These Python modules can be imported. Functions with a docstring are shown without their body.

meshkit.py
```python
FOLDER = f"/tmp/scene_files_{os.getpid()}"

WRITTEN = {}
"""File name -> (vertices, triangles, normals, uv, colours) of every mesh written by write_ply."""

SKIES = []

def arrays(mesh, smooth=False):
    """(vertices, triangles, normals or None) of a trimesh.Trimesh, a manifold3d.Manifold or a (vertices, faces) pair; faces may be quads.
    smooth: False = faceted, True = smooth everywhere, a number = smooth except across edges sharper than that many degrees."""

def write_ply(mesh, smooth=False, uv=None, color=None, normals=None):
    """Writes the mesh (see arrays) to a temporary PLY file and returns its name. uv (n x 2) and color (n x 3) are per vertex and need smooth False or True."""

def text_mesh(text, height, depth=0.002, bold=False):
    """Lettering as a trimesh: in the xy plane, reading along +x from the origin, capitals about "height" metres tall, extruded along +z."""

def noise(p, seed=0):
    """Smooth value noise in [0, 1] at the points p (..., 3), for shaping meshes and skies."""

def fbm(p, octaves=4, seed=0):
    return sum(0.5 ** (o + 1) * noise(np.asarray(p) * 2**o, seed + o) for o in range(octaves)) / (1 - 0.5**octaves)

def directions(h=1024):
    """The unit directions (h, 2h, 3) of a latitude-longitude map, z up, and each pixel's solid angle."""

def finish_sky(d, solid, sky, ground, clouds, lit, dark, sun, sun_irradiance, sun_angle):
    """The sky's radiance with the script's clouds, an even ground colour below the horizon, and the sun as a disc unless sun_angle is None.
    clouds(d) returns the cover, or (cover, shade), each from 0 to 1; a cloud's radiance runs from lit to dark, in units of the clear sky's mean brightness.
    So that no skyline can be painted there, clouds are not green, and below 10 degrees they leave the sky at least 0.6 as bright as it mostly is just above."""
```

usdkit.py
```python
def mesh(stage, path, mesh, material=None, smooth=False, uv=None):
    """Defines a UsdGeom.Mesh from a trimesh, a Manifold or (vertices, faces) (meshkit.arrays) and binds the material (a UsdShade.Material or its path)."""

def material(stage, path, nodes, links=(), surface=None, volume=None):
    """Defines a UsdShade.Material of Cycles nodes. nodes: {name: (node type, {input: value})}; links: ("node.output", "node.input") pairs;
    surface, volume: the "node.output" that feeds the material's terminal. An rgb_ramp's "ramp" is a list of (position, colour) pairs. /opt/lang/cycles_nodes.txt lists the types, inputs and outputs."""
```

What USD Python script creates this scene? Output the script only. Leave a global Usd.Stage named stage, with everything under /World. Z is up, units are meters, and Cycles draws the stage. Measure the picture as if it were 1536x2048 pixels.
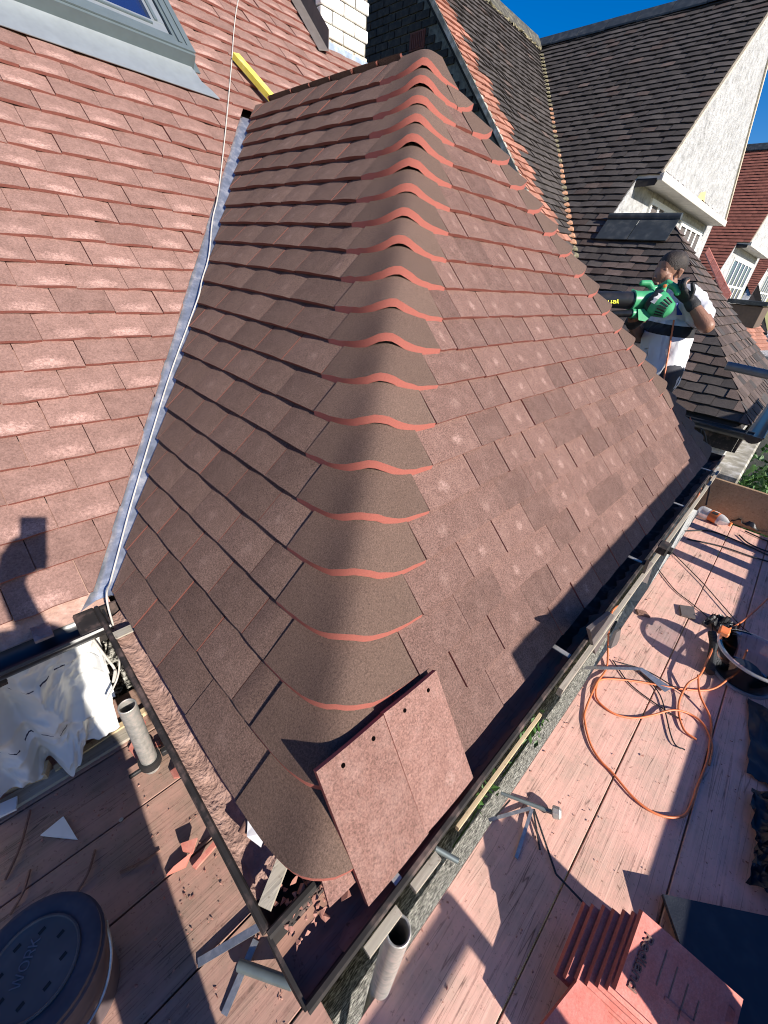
import math, random
import numpy as np, trimesh, manifold3d as m3
import usdkit, meshkit
from pxr import Usd, UsdGeom, UsdShade, UsdLux, Gf, Sdf, Vt

# ------------------------------------------------------------------ camera, sky, sun, exposure
stage = Usd.Stage.CreateInMemory()
UsdGeom.SetStageUpAxis(stage, UsdGeom.Tokens.z)
UsdGeom.SetStageMetersPerUnit(stage, 1.0)
world = UsdGeom.Xform.Define(stage, '/World')
stage.SetDefaultPrim(world.GetPrim())
CR = np.array([[0.70682, 0.3196343, -0.6310622], [-0.702691, 0.4199443, -0.574345], [0.0814306, 0.8494002, 0.5214291]])
CP = np.array([-0.1152569, -0.1684058, 0.8855889])
CF = 805.25277
EXPOSURE, SKY_STRENGTH, SUN_I = 0.80, 0.062, 1.25
cam = UsdGeom.Camera.Define(stage, '/World/camera')
m = Gf.Matrix4d(1.0)
for i in range(3):
    m.SetRow(i, Gf.Vec4d(*[float(x) for x in CR[:, i]], 0.0))
m.SetRow(3, Gf.Vec4d(*[float(x) for x in CP], 1.0))
cam.AddTransformOp().Set(m)
cam.CreateHorizontalApertureAttr(36.0); cam.CreateVerticalApertureAttr(48.0)
cam.CreateFocalLengthAttr(CF * 36.0 / 1536.0)
cam.CreateClippingRangeAttr(Gf.Vec2f(0.02, 500.0))
cam.CreateExposureAttr(EXPOSURE)
SUN = np.array([-0.022, -0.882, 0.471]); SUN /= np.linalg.norm(SUN)
SEL, SROT = math.asin(SUN[2]), math.atan2(SUN[0], SUN[1])
LK = '/World/Looks'
UsdGeom.Scope.Define(stage, LK)
sky_mat = usdkit.material(stage, LK + '/sky_look', {
    's': ('sky_texture', {'sky_type': 'single_scattering', 'sun_disc': False, 'sun_elevation': SEL, 'sun_rotation': SROT, 'altitude': 100.0, 'air_density': 1.0, 'aerosol_density': 0.4, 'ozone_density': 2.5}),
    'h': ('hsv', {'hue': .515, 'saturation': 1.55, 'value': 1.35}),
    'b': ('background_shader', {'strength': SKY_STRENGTH})}, [('s.color', 'h.color'), ('h.color', 'b.color')], surface='b.background')
dome = UsdLux.DomeLight.Define(stage, '/World/sky')
UsdShade.MaterialBindingAPI.Apply(dome.GetPrim()).Bind(sky_mat)
dome.GetPrim().SetCustomDataByKey('kind', 'structure')
sun = UsdLux.DistantLight.Define(stage, '/World/sun')
sun.CreateNormalizeAttr(True); sun.CreateIntensityAttr(SUN_I); sun.CreateAngleAttr(0.53)
sun.CreateColorAttr(Gf.Vec3f(1.0, 0.93, 0.84))
zs = SUN; xs = np.cross([0, 0, 1.0], zs); xs /= np.linalg.norm(xs); ys = np.cross(zs, xs)
ms = Gf.Matrix4d(1.0)
for i, r in enumerate((xs, ys, zs)):
    ms.SetRow(i, Gf.Vec4d(*[float(t) for t in r], 0.0))
sun.AddTransformOp().Set(ms)

# ------------------------------------------------------------------ survey helpers: photo sight lines met with real planes
def ray(px, py):
    return CR @ np.array([(px - 768.0) / CF, -(py - 1024.0) / CF, -1.0])
def on(px, py, n, d):
    r = ray(px, py); return CP + r * ((d - np.dot(n, CP)) / np.dot(n, r))
def atz(px, py, z): return on(px, py, np.array([0, 0, 1.0]), z)
def atx(px, py, x): return on(px, py, np.array([1.0, 0, 0]), x)
def aty(px, py, y): return on(px, py, np.array([0, 1.0, 0]), y)
def atd(px, py, d): return CP + ray(px, py) * d

# ------------------------------------------------------------------ scene tree helpers
USED = {}
class Node:
    def __init__(s, path, base): s.path, s.base = path, np.asarray(base, float)
    @property
    def prim(s): return stage.GetPrimAtPath(s.path)
def numbered(parent, name):
    k = parent + '/' + name
    n = USED.get(k, 0); USED[k] = n + 1
    return k if n == 0 else '%s_%03d' % (k, n)
def tag(node, label=None, cat=None, group=None, kind=None):
    for k, v in (('label', label), ('category', cat), ('group', group), ('kind', kind)):
        if v: node.prim.SetCustomDataByKey(k, v)
    return node
def thing(name, label, cat, base=(0, 0, 0), group=None, kind=None):
    p = numbered('/World', name)
    x = UsdGeom.Xform.Define(stage, p)
    if np.any(np.asarray(base) != 0): x.AddTranslateOp().Set(Gf.Vec3d(*[float(t) for t in base]))
    return tag(Node(p, base), label, cat, group, kind)
def part(parent, name, mesh, mat, smooth=False, label=None, kind=None, group=None, cat=None):
    """One mesh prim. parent None = a top-level thing that is one mesh. mesh: (V, F) or (V, F, st) or trimesh / manifold."""
    st = None
    if isinstance(mesh, (tuple, list)) and len(mesh) == 3:
        st = mesh[2]; mesh = (mesh[0], mesh[1]); smooth = True
    if isinstance(mesh, (tuple, list)):
        V, Fc = np.asarray(mesh[0], float), np.asarray(mesh[1], int)
    else:
        V, Fc, _ = meshkit.arrays(mesh)
    if parent is None:
        p = numbered('/World', name)
        base = np.array([V[:, 0].mean(), V[:, 1].mean(), V[:, 2].min()])
    else:
        p = numbered(parent.path, name); base = np.zeros(3)
    off = base if parent is None else parent.base
    g = usdkit.mesh(stage, p, (V - off, Fc), M[mat] if isinstance(mat, str) else mat, smooth=smooth, uv=st)
    if parent is None: g.AddTranslateOp().Set(Gf.Vec3d(*[float(t) for t in base]))
    n = Node(p, off)
    return tag(n, label, cat, group, kind)
def cat_(ms):
    V, Fc, S, o = [], [], [], 0
    for q in ms:
        if hasattr(q, 'vertices'): q = (np.array(q.vertices), np.array(q.faces))
        f = np.asarray(q[1], int)
        if f.shape[1] == 4: f = np.vstack([f[:, [0, 1, 2]], f[:, [0, 2, 3]]])
        V.append(np.asarray(q[0], float)); Fc.append(f + o); o += len(q[0])
        if len(q) == 3: S.append(np.asarray(q[2], float))
    if S and len(S) == len(V): return np.vstack(V), np.vstack(Fc), np.vstack(S)
    return np.vstack(V), np.vstack(Fc)

# ------------------------------------------------------------------ mesh helpers
def unit(v): v = np.asarray(v, float); return v / np.linalg.norm(v)
def obox(o, a, b, c):
    """Box from a corner and three edge vectors."""
    o, a, b, c = (np.asarray(t, float) for t in (o, a, b, c))
    if np.dot(np.cross(a, b), c) < 0: a, b = b, a
    V = np.array([o, o + a, o + a + b, o + b, o + c, o + a + c, o + a + b + c, o + b + c])
    return V, np.array([[0, 3, 2, 1], [4, 5, 6, 7], [0, 1, 5, 4], [1, 2, 6, 5], [2, 3, 7, 6], [3, 0, 4, 7]])
def box(x0, x1, y0, y1, z0, z1):
    return obox((x0, y0, z0), (x1 - x0, 0, 0), (0, y1 - y0, 0), (0, 0, z1 - z0))
def bbox(x0, x1, y0, y1, z0, z1, r=0.004):
    """Box with chamfered edges."""
    pts = []
    for X, sx in ((x0, 1), (x1, -1)):
        for Y, sy in ((y0, 1), (y1, -1)):
            for Z, sz in ((z0, 1), (z1, -1)):
                pts += [(X, Y + sy * r, Z + sz * r), (X + sx * r, Y, Z + sz * r), (X + sx * r, Y + sy * r, Z)]
    return hull(pts)
def hull(pts):
    h = m3.Manifold.hull_points([tuple(map(float, p)) for p in pts]).to_mesh()
    return np.array(h.vert_properties[:, :3]), np.array(h.tri_verts)
def bar(p, q, w, h, up=(0, 0, 1)):
    p, q = np.asarray(p, float), np.asarray(q, float); d = unit(q - p)
    s = unit(np.cross(d, up)); u = np.cross(s, d)
    return obox(p - s * w / 2 - u * h / 2, q - p, s * w, u * h)
def tube(points, rad, sides=8, caps=True):
    p = np.asarray(points, float); n = len(p)
    rad = np.broadcast_to(rad, (n,)).astype(float)
    t = np.gradient(p, axis=0); t /= np.linalg.norm(t, axis=1, keepdims=True) + 1e-12
    a = np.cross(t[0], [0, 0, 1.0] if abs(t[0][2]) < .9 else [1.0, 0, 0]); a = unit(a)
    A = []
    for i in range(n):
        a = a - t[i] * np.dot(a, t[i]); a = unit(a); A.append(a)
    A = np.array(A); B = np.cross(t, A); g = np.arange(sides) * 2 * np.pi / sides
    V = p[:, None] + rad[:, None, None] * (np.cos(g)[None, :, None] * A[:, None] + np.sin(g)[None, :, None] * B[:, None])
    V = V.reshape(-1, 3); F = []
    for i in range(n - 1):
        for j in range(sides):
            k = (j + 1) % sides
            F += [[i * sides + j, i * sides + k, (i + 1) * sides + k], [i * sides + j, (i + 1) * sides + k, (i + 1) * sides + j]]
    if caps:
        V = np.vstack([V, p[0], p[-1]]); c0, c1 = len(V) - 2, len(V) - 1
        for j in range(sides):
            k = (j + 1) % sides
            F += [[c0, k, j], [c1, (n - 1) * sides + j, (n - 1) * sides + k]]
    return V, np.array(F)
def smooth_path(pts, n=8):
    """Catmull-Rom through the points."""
    P = np.asarray(pts, float); P = np.vstack([2 * P[0] - P[1], P, 2 * P[-1] - P[-2]]); out = []
    for i in range(1, len(P) - 2):
        for t in np.linspace(0, 1, n, endpoint=False):
            a, b, c, d = P[i - 1], P[i], P[i + 1], P[i + 2]
            out.append(.5 * ((2 * b) + (c - a) * t + (2 * a - 5 * b + 4 * c - d) * t * t + (3 * b - a - 3 * c + d) * t ** 3))
    return np.array(out + [P[-2]])
def lathe(profile, centre=(0, 0, 0), sides=32, axis=(0, 0, 1)):
    pr = np.asarray(profile, float); g = np.arange(sides) * 2 * np.pi / sides
    V = np.stack([pr[:, None, 0] * np.cos(g), pr[:, None, 0] * np.sin(g), np.broadcast_to(pr[:, None, 1], (len(pr), sides))], -1).reshape(-1, 3)
    F = []
    for i in range(len(pr) - 1):
        for j in range(sides):
            k = (j + 1) % sides
            F += [[i * sides + j, i * sides + k, (i + 1) * sides + k], [i * sides + j, (i + 1) * sides + k, (i + 1) * sides + j]]
    z = unit(axis); x = unit(np.cross([0, 1, 0.0], z)) if abs(z[1]) < .9 else unit(np.cross([1.0, 0, 0], z)); y = np.cross(z, x)
    return V @ np.stack([x, y, z]) + np.asarray(centre, float), np.array(F)
def grid(P):
    """P (n, m, 3) points -> one-sided sheet."""
    n, k = P.shape[:2]; i, j = np.meshgrid(np.arange(n - 1), np.arange(k - 1), indexing='ij')
    q = np.stack([i * k + j, (i + 1) * k + j, (i + 1) * k + j + 1, i * k + j + 1], -1).reshape(-1, 4)
    return P.reshape(-1, 3), q
def slab(P, d):
    """Sheet P (n, m, 3) given the thickness vector d, closed."""
    n, k = P.shape[:2]; V, q = grid(P); N = n * k
    rim = [(i, 0) for i in range(n)] + [(n - 1, j) for j in range(1, k)] + [(i, k - 1) for i in range(n - 2, -1, -1)] + [(0, j) for j in range(k - 2, 0, -1)]
    r = [i * k + j for i, j in rim]
    side = [[r[i], r[i - 1], r[i - 1] + N, r[i] + N] for i in range(len(r))]
    return np.vstack([V, V + np.asarray(d, float)]), np.vstack([q, q[:, ::-1] + N, side])
def chips(rng, pts, size, flat=.45):
    out = []
    for p in pts:
        s = size * rng.uniform(.5, 1.5)
        h = hull([(rng.normal(0, s), rng.normal(0, s), rng.normal(0, s * flat)) for _ in range(8)])
        out.append((h[0] + p, h[1]))
    return cat_(out)

# ------------------------------------------------------------------ materials
M = {}
def col(c): return tuple(float(x) for x in c)
def simple(name, c, rough=.7, metal=0., var=.15, scale=20., bump=0., bscale=200., c2=None, spec=.5, **kw):
    c = np.array(c, float); c2 = np.array(c2, float) if c2 is not None else c * (1 + var)
    N = {'g': ('geometry', {}), 'n': ('noise_texture', {'scale': scale, 'detail': 5.0, 'roughness': .6}),
         'r': ('rgb_ramp', {'ramp': [(.3, col(c * (1 - var))), (.5, col(c)), (.7, col(c2))]}),
         'p': ('principled_bsdf', {'roughness': rough, 'metallic': metal, 'specular_ior_level': spec, **kw})}
    L = [('g.position', 'n.vector'), ('n.fac', 'r.fac'), ('r.color', 'p.base_color')]
    if bump:
        N['bn'] = ('noise_texture', {'scale': bscale, 'detail': 3.0}); N['b'] = ('bump', {'strength': 1.0, 'distance': bump})
        L += [('g.position', 'bn.vector'), ('bn.fac', 'b.height'), ('b.normal', 'p.normal')]
    M[name] = usdkit.material(stage, LK + '/' + name, N, L, surface='p.BSDF')
def tile_material(name, base, base2, edge, dust, dust_amt=1.0, spot=True, grain=.8, patch=.5, bump=.0011, gs=520.):
    """Tile face: grainy two-tone body, worn dusty mark, bare body colour on the cut edges. st.x = tile number + place across, st.y = place up the tile (-1: edge)."""
    base, base2, edge, dust = (np.array(t, float) for t in (base, base2, edge, dust))
    N = {'a': ('attribute', {'attribute': 'st'}), 's': ('separate_xyz', {}), 'g': ('geometry', {}),
         'fr': ('math', {'math_type': 'fraction'}), 'fl': ('math', {'math_type': 'floor'}), 'rn': ('math', {'math_type': 'divide', 'value2': 64.0}),
         'isedge': ('math', {'math_type': 'less_than', 'value2': -.5}),
         'grain': ('noise_texture', {'scale': gs * .55, 'detail': 5.0, 'roughness': .85}),
         'patch': ('noise_texture', {'scale': 24.0, 'detail': 7.0, 'roughness': .75}),
         'fine': ('noise_texture', {'scale': 120.0, 'detail': 6.0, 'roughness': .85}),
         'pr': ('rgb_ramp', {'ramp': [(.32, col(base)), (.68, col(base2))]}),
         'gr': ('map_range', {'from_min': .33, 'from_max': .67, 'to_min': 1 - grain, 'to_max': 1 + grain}),
         'gm': ('mix', {'mix_type': 'multiply', 'fac': 1.0}),
         'gc': ('combine_color', {}), 'rv': ('map_range', {'from_min': 0., 'from_max': 1., 'to_min': 1 - .22 * patch * 2, 'to_max': 1 + .2 * patch * 2}),
         'rm': ('mix', {'mix_type': 'multiply', 'fac': 1.0}), 'rc': ('combine_color', {}),
         # dusty mark
         'du': ('math', {'math_type': 'subtract'}), 'du2': ('math', {'math_type': 'multiply', 'value2': 5.6 if spot else 1.6}),
         'dv': ('math', {'math_type': 'subtract', 'value2': .42 if spot else .2}), 'dv2': ('math', {'math_type': 'multiply', 'value2': 3.1 if spot else 2.4}),
         'du3': ('math', {'math_type': 'multiply'}), 'dv3': ('math', {'math_type': 'multiply'}), 'dd': ('math', {'math_type': 'add'}),
         'dw': ('math', {'math_type': 'multiply_add', 'value2': -1.0, 'value3': 1.0}),
         'nz': ('map_range', {'from_min': .35, 'from_max': .7, 'to_min': -.35, 'to_max': .55}),
         'ds': ('math', {'math_type': 'add'}), 'dm': ('map_range', {'from_min': .72, 'from_max': 1.5, 'to_min': 0., 'to_max': dust_amt, 'clamp': True}),
         'rd': ('map_range', {'from_min': 0., 'from_max': 1., 'to_min': -.25, 'to_max': 1.35}), 'dof': ('map_range', {'from_min': 0., 'from_max': 1., 'to_min': .36, 'to_max': .64}), 'rn2': ('math', {'math_type': 'multiply', 'value2': 7.31}), 'rn3': ('math', {'math_type': 'fraction'}), 'dmr': ('math', {'math_type': 'multiply', 'use_clamp': True}),
         'dmix': ('mix', {'mix_type': 'mix', 'color2': col(dust)}),
         'film': ('map_range', {'from_min': .45, 'from_max': .8, 'to_min': 0., 'to_max': min(.16, dust_amt * .3), 'clamp': True}), 'fmix': ('mix', {'mix_type': 'mix', 'color2': col(dust * .8)}),
         'eg': ('rgb_ramp', {'ramp': [(.3, col(edge * .8)), (.7, col(edge * 1.15))]}),
         'emix': ('mix', {'mix_type': 'mix'}),
         'b': ('bump', {'strength': 1.0, 'distance': bump}), 'p': ('principled_bsdf', {'roughness': .88, 'specular_ior_level': .25})}
    L = [('a.vector', 's.vector'), ('s.x', 'fr.value1'), ('s.x', 'fl.value1'), ('fl.value', 'rn.value1'), ('rn.value', 'rn2.value1'), ('rn2.value', 'rn3.value1'), ('rn3.value', 'dof.value'), ('dof.result', 'du.value2'), ('s.y', 'isedge.value1'),
         ('g.position', 'grain.vector'), ('g.position', 'patch.vector'), ('g.position', 'fine.vector'),
         ('patch.fac', 'pr.fac'), ('grain.fac', 'gr.value'), ('gr.result', 'gc.r'), ('gr.result', 'gc.g'), ('gr.result', 'gc.b'),
         ('pr.color', 'gm.color1'), ('gc.color', 'gm.color2'), ('rn.value', 'rv.value'), ('rv.result', 'rc.r'), ('rv.result', 'rc.g'), ('rv.result', 'rc.b'),
         ('gm.color', 'rm.color1'), ('rc.color', 'rm.color2'),
         ('fr.value', 'du.value1'), ('du.value', 'du2.value1'), ('du2.value', 'du3.value1'), ('du2.value', 'du3.value2'),
         ('s.y', 'dv.value1'), ('dv.value', 'dv2.value1'), ('dv2.value', 'dv3.value1'), ('dv2.value', 'dv3.value2'),
         ('du3.value', 'dd.value1'), ('dv3.value', 'dd.value2'), ('dd.value', 'dw.value1'),
         ('fine.fac', 'nz.value'), ('dw.value', 'ds.value1'), ('nz.result', 'ds.value2'), ('ds.value', 'dm.value'),
         ('rn.value', 'rd.value'), ('rd.result', 'dmr.value1'), ('dm.result', 'dmr.value2'),
         ('patch.fac', 'film.value'), ('film.result', 'fmix.fac'), ('rm.color', 'fmix.color1'),
         ('dmr.value', 'dmix.fac'), ('fmix.color', 'dmix.color1'),
         ('grain.fac', 'eg.fac'), ('isedge.value', 'emix.fac'), ('dmix.color', 'emix.color1'), ('eg.color', 'emix.color2'), ('emix.color', 'p.base_color'),
         ('grain.fac', 'b.height'), ('b.normal', 'p.normal')]
    M[name] = usdkit.material(stage, LK + '/' + name, N, L, surface='p.BSDF')
def wood_material(name, c, c2, dust=None, dust_amt=.5, axis='x', crack=.5, grain_scale=(1.2, 28., 28.)):
    c, c2 = np.array(c, float), np.array(c2, float); dust = np.array(dust if dust is not None else c2, float)
    N = {'a': ('geometry', {}), 'm': ('mapping', {'scale': grain_scale}), 'n': ('noise_texture', {'scale': 2.2, 'detail': 6.0, 'roughness': .65, 'distortion': .6}),
         'r': ('rgb_ramp', {'ramp': [(.25, col(c * .75)), (.5, col(c)), (.75, col(c2))]}),
         'm2': ('mapping', {'scale': (grain_scale[0] * .55, grain_scale[1] * .8, grain_scale[2] * .8)}), 'n2': ('noise_texture', {'scale': 1.7, 'detail': 2.0, 'distortion': .35}),
         'cr': ('rgb_ramp', {'ramp': [(.0, (1, 1, 1)), (.487, (1, 1, 1)), (.5, (1 - crack,) * 3), (.513, (1, 1, 1)), (1.0, (1, 1, 1))]}),
         'cm': ('mix', {'mix_type': 'multiply', 'fac': 1.0}),
         'd': ('noise_texture', {'scale': 7.0, 'detail': 8.0, 'roughness': .72}), 'dr': ('map_range', {'from_min': .38, 'from_max': .62, 'to_min': 0., 'to_max': dust_amt, 'clamp': True}),
         'dm': ('mix', {'mix_type': 'mix', 'color2': col(dust)}),
         'sp': ('noise_texture', {'scale': 70.0, 'detail': 4.0, 'roughness': .8}), 'spr': ('rgb_ramp', {'ramp': [(.3, (.45, .4, .38)), (.41, (1, 1, 1)), (1., (1, 1, 1))]}), 'sm': ('mix', {'mix_type': 'multiply', 'fac': 1.0}),
         'b': ('bump', {'strength': .8, 'distance': .002}), 'p': ('principled_bsdf', {'roughness': .85, 'specular_ior_level': .3})}
    L = [('a.position', 'm.vector'), ('m.vector', 'n.vector'), ('n.fac', 'r.fac'), ('a.position', 'm2.vector'), ('m2.vector', 'n2.vector'), ('n2.fac', 'cr.fac'),
         ('r.color', 'cm.color1'), ('a.position', 'd.vector'), ('d.fac', 'dr.value'), ('dr.result', 'dm.fac'), ('cm.color', 'dm.color1'), ('cr.color', 'cm.color2'),
         ('a.position', 'sp.vector'), ('sp.fac', 'spr.fac'), ('dm.color', 'sm.color1'), ('spr.color', 'sm.color2'), ('sm.color', 'p.base_color'),
         ('n.fac', 'b.height'), ('b.normal', 'p.normal')]
    M[name] = usdkit.material(stage, LK + '/' + name, N, L, surface='p.BSDF')

PINK = (.62, .36, .30)
tile_material('new_tile', (.134, .077, .063), (.152, .088, .072), (.31, .105, .083), (.54, .36, .31), dust_amt=.52)
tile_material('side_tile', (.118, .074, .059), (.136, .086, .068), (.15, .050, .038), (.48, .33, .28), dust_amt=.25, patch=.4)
tile_material('bonnet_face', (.116, .074, .057), (.124, .080, .062), (.34, .108, .084), (.50, .36, .30), dust_amt=.0, grain=.55, patch=.3, bump=.0012)
tile_material('weathered_tile', (.192, .112, .092), (.238, .140, .116), (.27, .10, .080), (.60, .375, .32), dust_amt=.9, spot=False, grain=.4, patch=.35, gs=300.)
tile_material('old_tile', (.050, .044, .042), (.075, .064, .059), (.02, .016, .015), (.20, .17, .15), dust_amt=.12, spot=False, grain=.3, patch=.6, gs=200., bump=.0016)
tile_material('old_brown_tile', (.078, .056, .048), (.11, .082, .072), (.03, .02, .017), (.26, .20, .18), dust_amt=.2, spot=False, grain=.3, patch=.8, gs=200., bump=.0016)
tile_material('orange_tile', (.27, .125, .088), (.36, .17, .12), (.22, .085, .06), (.5, .3, .24), dust_amt=.2, spot=False, grain=.2, gs=200.)
tile_material('far_red_tile', (.19, .068, .048), (.24, .085, .06), (.05, .018, .014), (.4, .2, .15), dust_amt=.1, spot=False, grain=.15, gs=60., patch=.35, bump=.0004)
tile_material('loose_tile', (.205, .110, .090), (.235, .127, .105), (.34, .10, .078), (.66, .50, .44), dust_amt=.5, spot=True, grain=.6, gs=420.)
tile_material('back_tile', (.50, .15, .12), (.58, .205, .17), (.36, .10, .085), (.60, .46, .44), dust_amt=.5, spot=False, grain=.2, gs=300.)
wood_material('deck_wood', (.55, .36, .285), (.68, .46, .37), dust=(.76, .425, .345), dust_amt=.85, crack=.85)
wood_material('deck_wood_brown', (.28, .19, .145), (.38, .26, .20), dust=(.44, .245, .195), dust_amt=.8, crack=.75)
wood_material('pale_timber', (.56, .42, .24), (.66, .52, .32), dust=(.6, .46, .36), dust_amt=.25, crack=.2)
wood_material('grey_timber', (.34, .31, .25), (.44, .40, .33), dust=(.45, .36, .30), dust_amt=.3, crack=.3)
wood_material('brown_timber', (.20, .11, .08), (.28, .16, .12), dust=(.36, .2, .16), dust_amt=.3, crack=.4)
wood_material('plywood', (.33, .21, .12), (.42, .28, .17), crack=.2)
simple('yellow_paint', (.78, .66, .10), .5, c2=(.82, .72, .22))
simple('felt', (.03, .025, .023), .9)
simple('black_plastic', (.018, .019, .021), .32, bump=.0003, bscale=60., c2=(.035, .03, .028))
simple('dusty_black', (.026, .023, .022), .75, var=.3, c2=(.13, .09, .078), scale=22., spec=.25)
simple('hole', (.003, .002, .002), 1., spec=0.)
simple('mortar_dust', (.36, .225, .18), .95, c2=(.46, .30, .25), bump=.006, bscale=90., scale=30.)
simple('rubble', (.36, .17, .13), .95, c2=(.5, .27, .21), scale=40.)
simple('red_clay', (.48, .16, .12), .85, c2=(.58, .26, .2), bump=.0005, bscale=300.)
simple('lead', (.34, .38, .46), .38, metal=.7, c2=(.66, .66, .68), var=.3, scale=24., bump=.0022, bscale=34.)
simple('lead_dull', (.30, .36, .44), .5, metal=.4, c2=(.48, .52, .58), var=.3, scale=18., bump=.002, bscale=30.)
simple('steel', (.42, .43, .43), .42, metal=.85, c2=(.6, .58, .55), scale=60.)
simple('galvanised', (.44, .43, .40), .5, metal=.55, var=.3, c2=(.58, .50, .46), scale=55., bump=.0006, bscale=160.)
simple('grey_steel', (.16, .19, .19), .5, metal=.5)
simple('frame_grey', (.14, .175, .185), .42, metal=.35, var=.06)
simple('frame_light', (.30, .33, .35), .45, metal=.5, var=.08)
simple('white_paint', (.78, .77, .73), .6, var=.06, c2=(.84, .83, .8))
simple('rope_white', (.46, .43, .39), .85, var=.2, scale=60.)
simple('white_pvc', (.75, .76, .76), .35, var=.03)
simple('membrane', (.66, .66, .63), .75, var=.08, scale=9., bump=.002, bscale=35.)
simple('paper_white', (.78, .76, .74), .8)
simple('orange_cable', (.62, .17, .06), .45, var=.1)
simple('black_rubber', (.016, .016, .017), .6)
simple('bag_black', (.012, .013, .016), .45, bump=.004, bscale=12.)
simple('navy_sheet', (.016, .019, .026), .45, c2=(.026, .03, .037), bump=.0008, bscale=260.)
simple('slate_grey', (.10, .085, .08), .7, bump=.001, bscale=120.)
simple('green_plastic', (.05, .30, .13), .38, var=.08, c2=(.07, .35, .16))
simple('orange_plastic', (.75, .20, .06), .4)
simple('yellow_print', (.85, .83, .03), .5)
simple('tub_plastic', (.105, .075, .078), .85, c2=(.14, .10, .095), bump=.0005, bscale=80.)
simple('tub_lid', (.14, .105, .092), .85, c2=(.20, .15, .13), scale=9.)
simple('tub_text', (.19, .155, .16), .7)
simple('skin', (.24, .118, .074), .5, var=.12, c2=(.29, .15, .098), bump=.0015, bscale=120.)
simple('hair', (.022, .015, .012), .7, bump=.004, bscale=180., c2=(.05, .035, .026))
simple('shirt_white', (.56, .56, .58), .85, var=.05, bump=.006, bscale=16.)
simple('shirt_black', (.012, .012, .014), .85, bump=.004, bscale=20.)
simple('glove', (.016, .016, .018), .75, bump=.003, bscale=90.)
simple('trousers', (.035, .036, .045), .85)
simple('blue_badge', (.03, .06, .28), .5)
simple('eye_white', (.7, .68, .65), .3)
simple('phone_black', (.01, .01, .012), .2)
simple('ridge_lead', (.035, .042, .046), .55, metal=.2, var=.25, c2=(.075, .08, .08), scale=12.)
simple('ridge_tile', (.07, .066, .055), .9, var=.35, c2=(.17, .16, .11), scale=14., bump=.004, bscale=30.)
simple('moss_mortar', (.20, .18, .11), .95, var=.4, c2=(.42, .36, .24), scale=30., bump=.004, bscale=60.)
simple('valley_orange', (.46, .24, .14), .9, c2=(.58, .34, .22))
simple('leaf', (.045, .12, .020), .55, var=.35, c2=(.09, .20, .035), scale=3.)
simple('grass', (.030, .030, .018), .95, var=.5, scale=4., bump=.02, bscale=30.)
simple('soffit', (.58, .55, .49), .7, var=.15, scale=8.)
simple('terracotta', (.13, .04, .03), .85)
simple('dark_brick', (.028, .025, .023), .9, var=.4, c2=(.06, .05, .042), scale=22., bump=.003, bscale=70.)
simple('brick_mortar', (.17, .16, .135), .95, var=.5, c2=(.26, .25, .20), scale=20.)
simple('white_brick', (.74, .72, .67), .8, var=.08, c2=(.82, .8, .76), scale=26., bump=.003, bscale=60.)
simple('buff_brick', (.55, .47, .36), .85, var=.2, scale=22., bump=.003, bscale=60.)
simple('coping', (.30, .28, .23), .9, var=.45, c2=(.55, .54, .52), scale=9., bump=.003, bscale=50.)
simple('brown_box', (.10, .065, .045), .7)
simple('ochre', (.60, .42, .20), .8)
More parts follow.
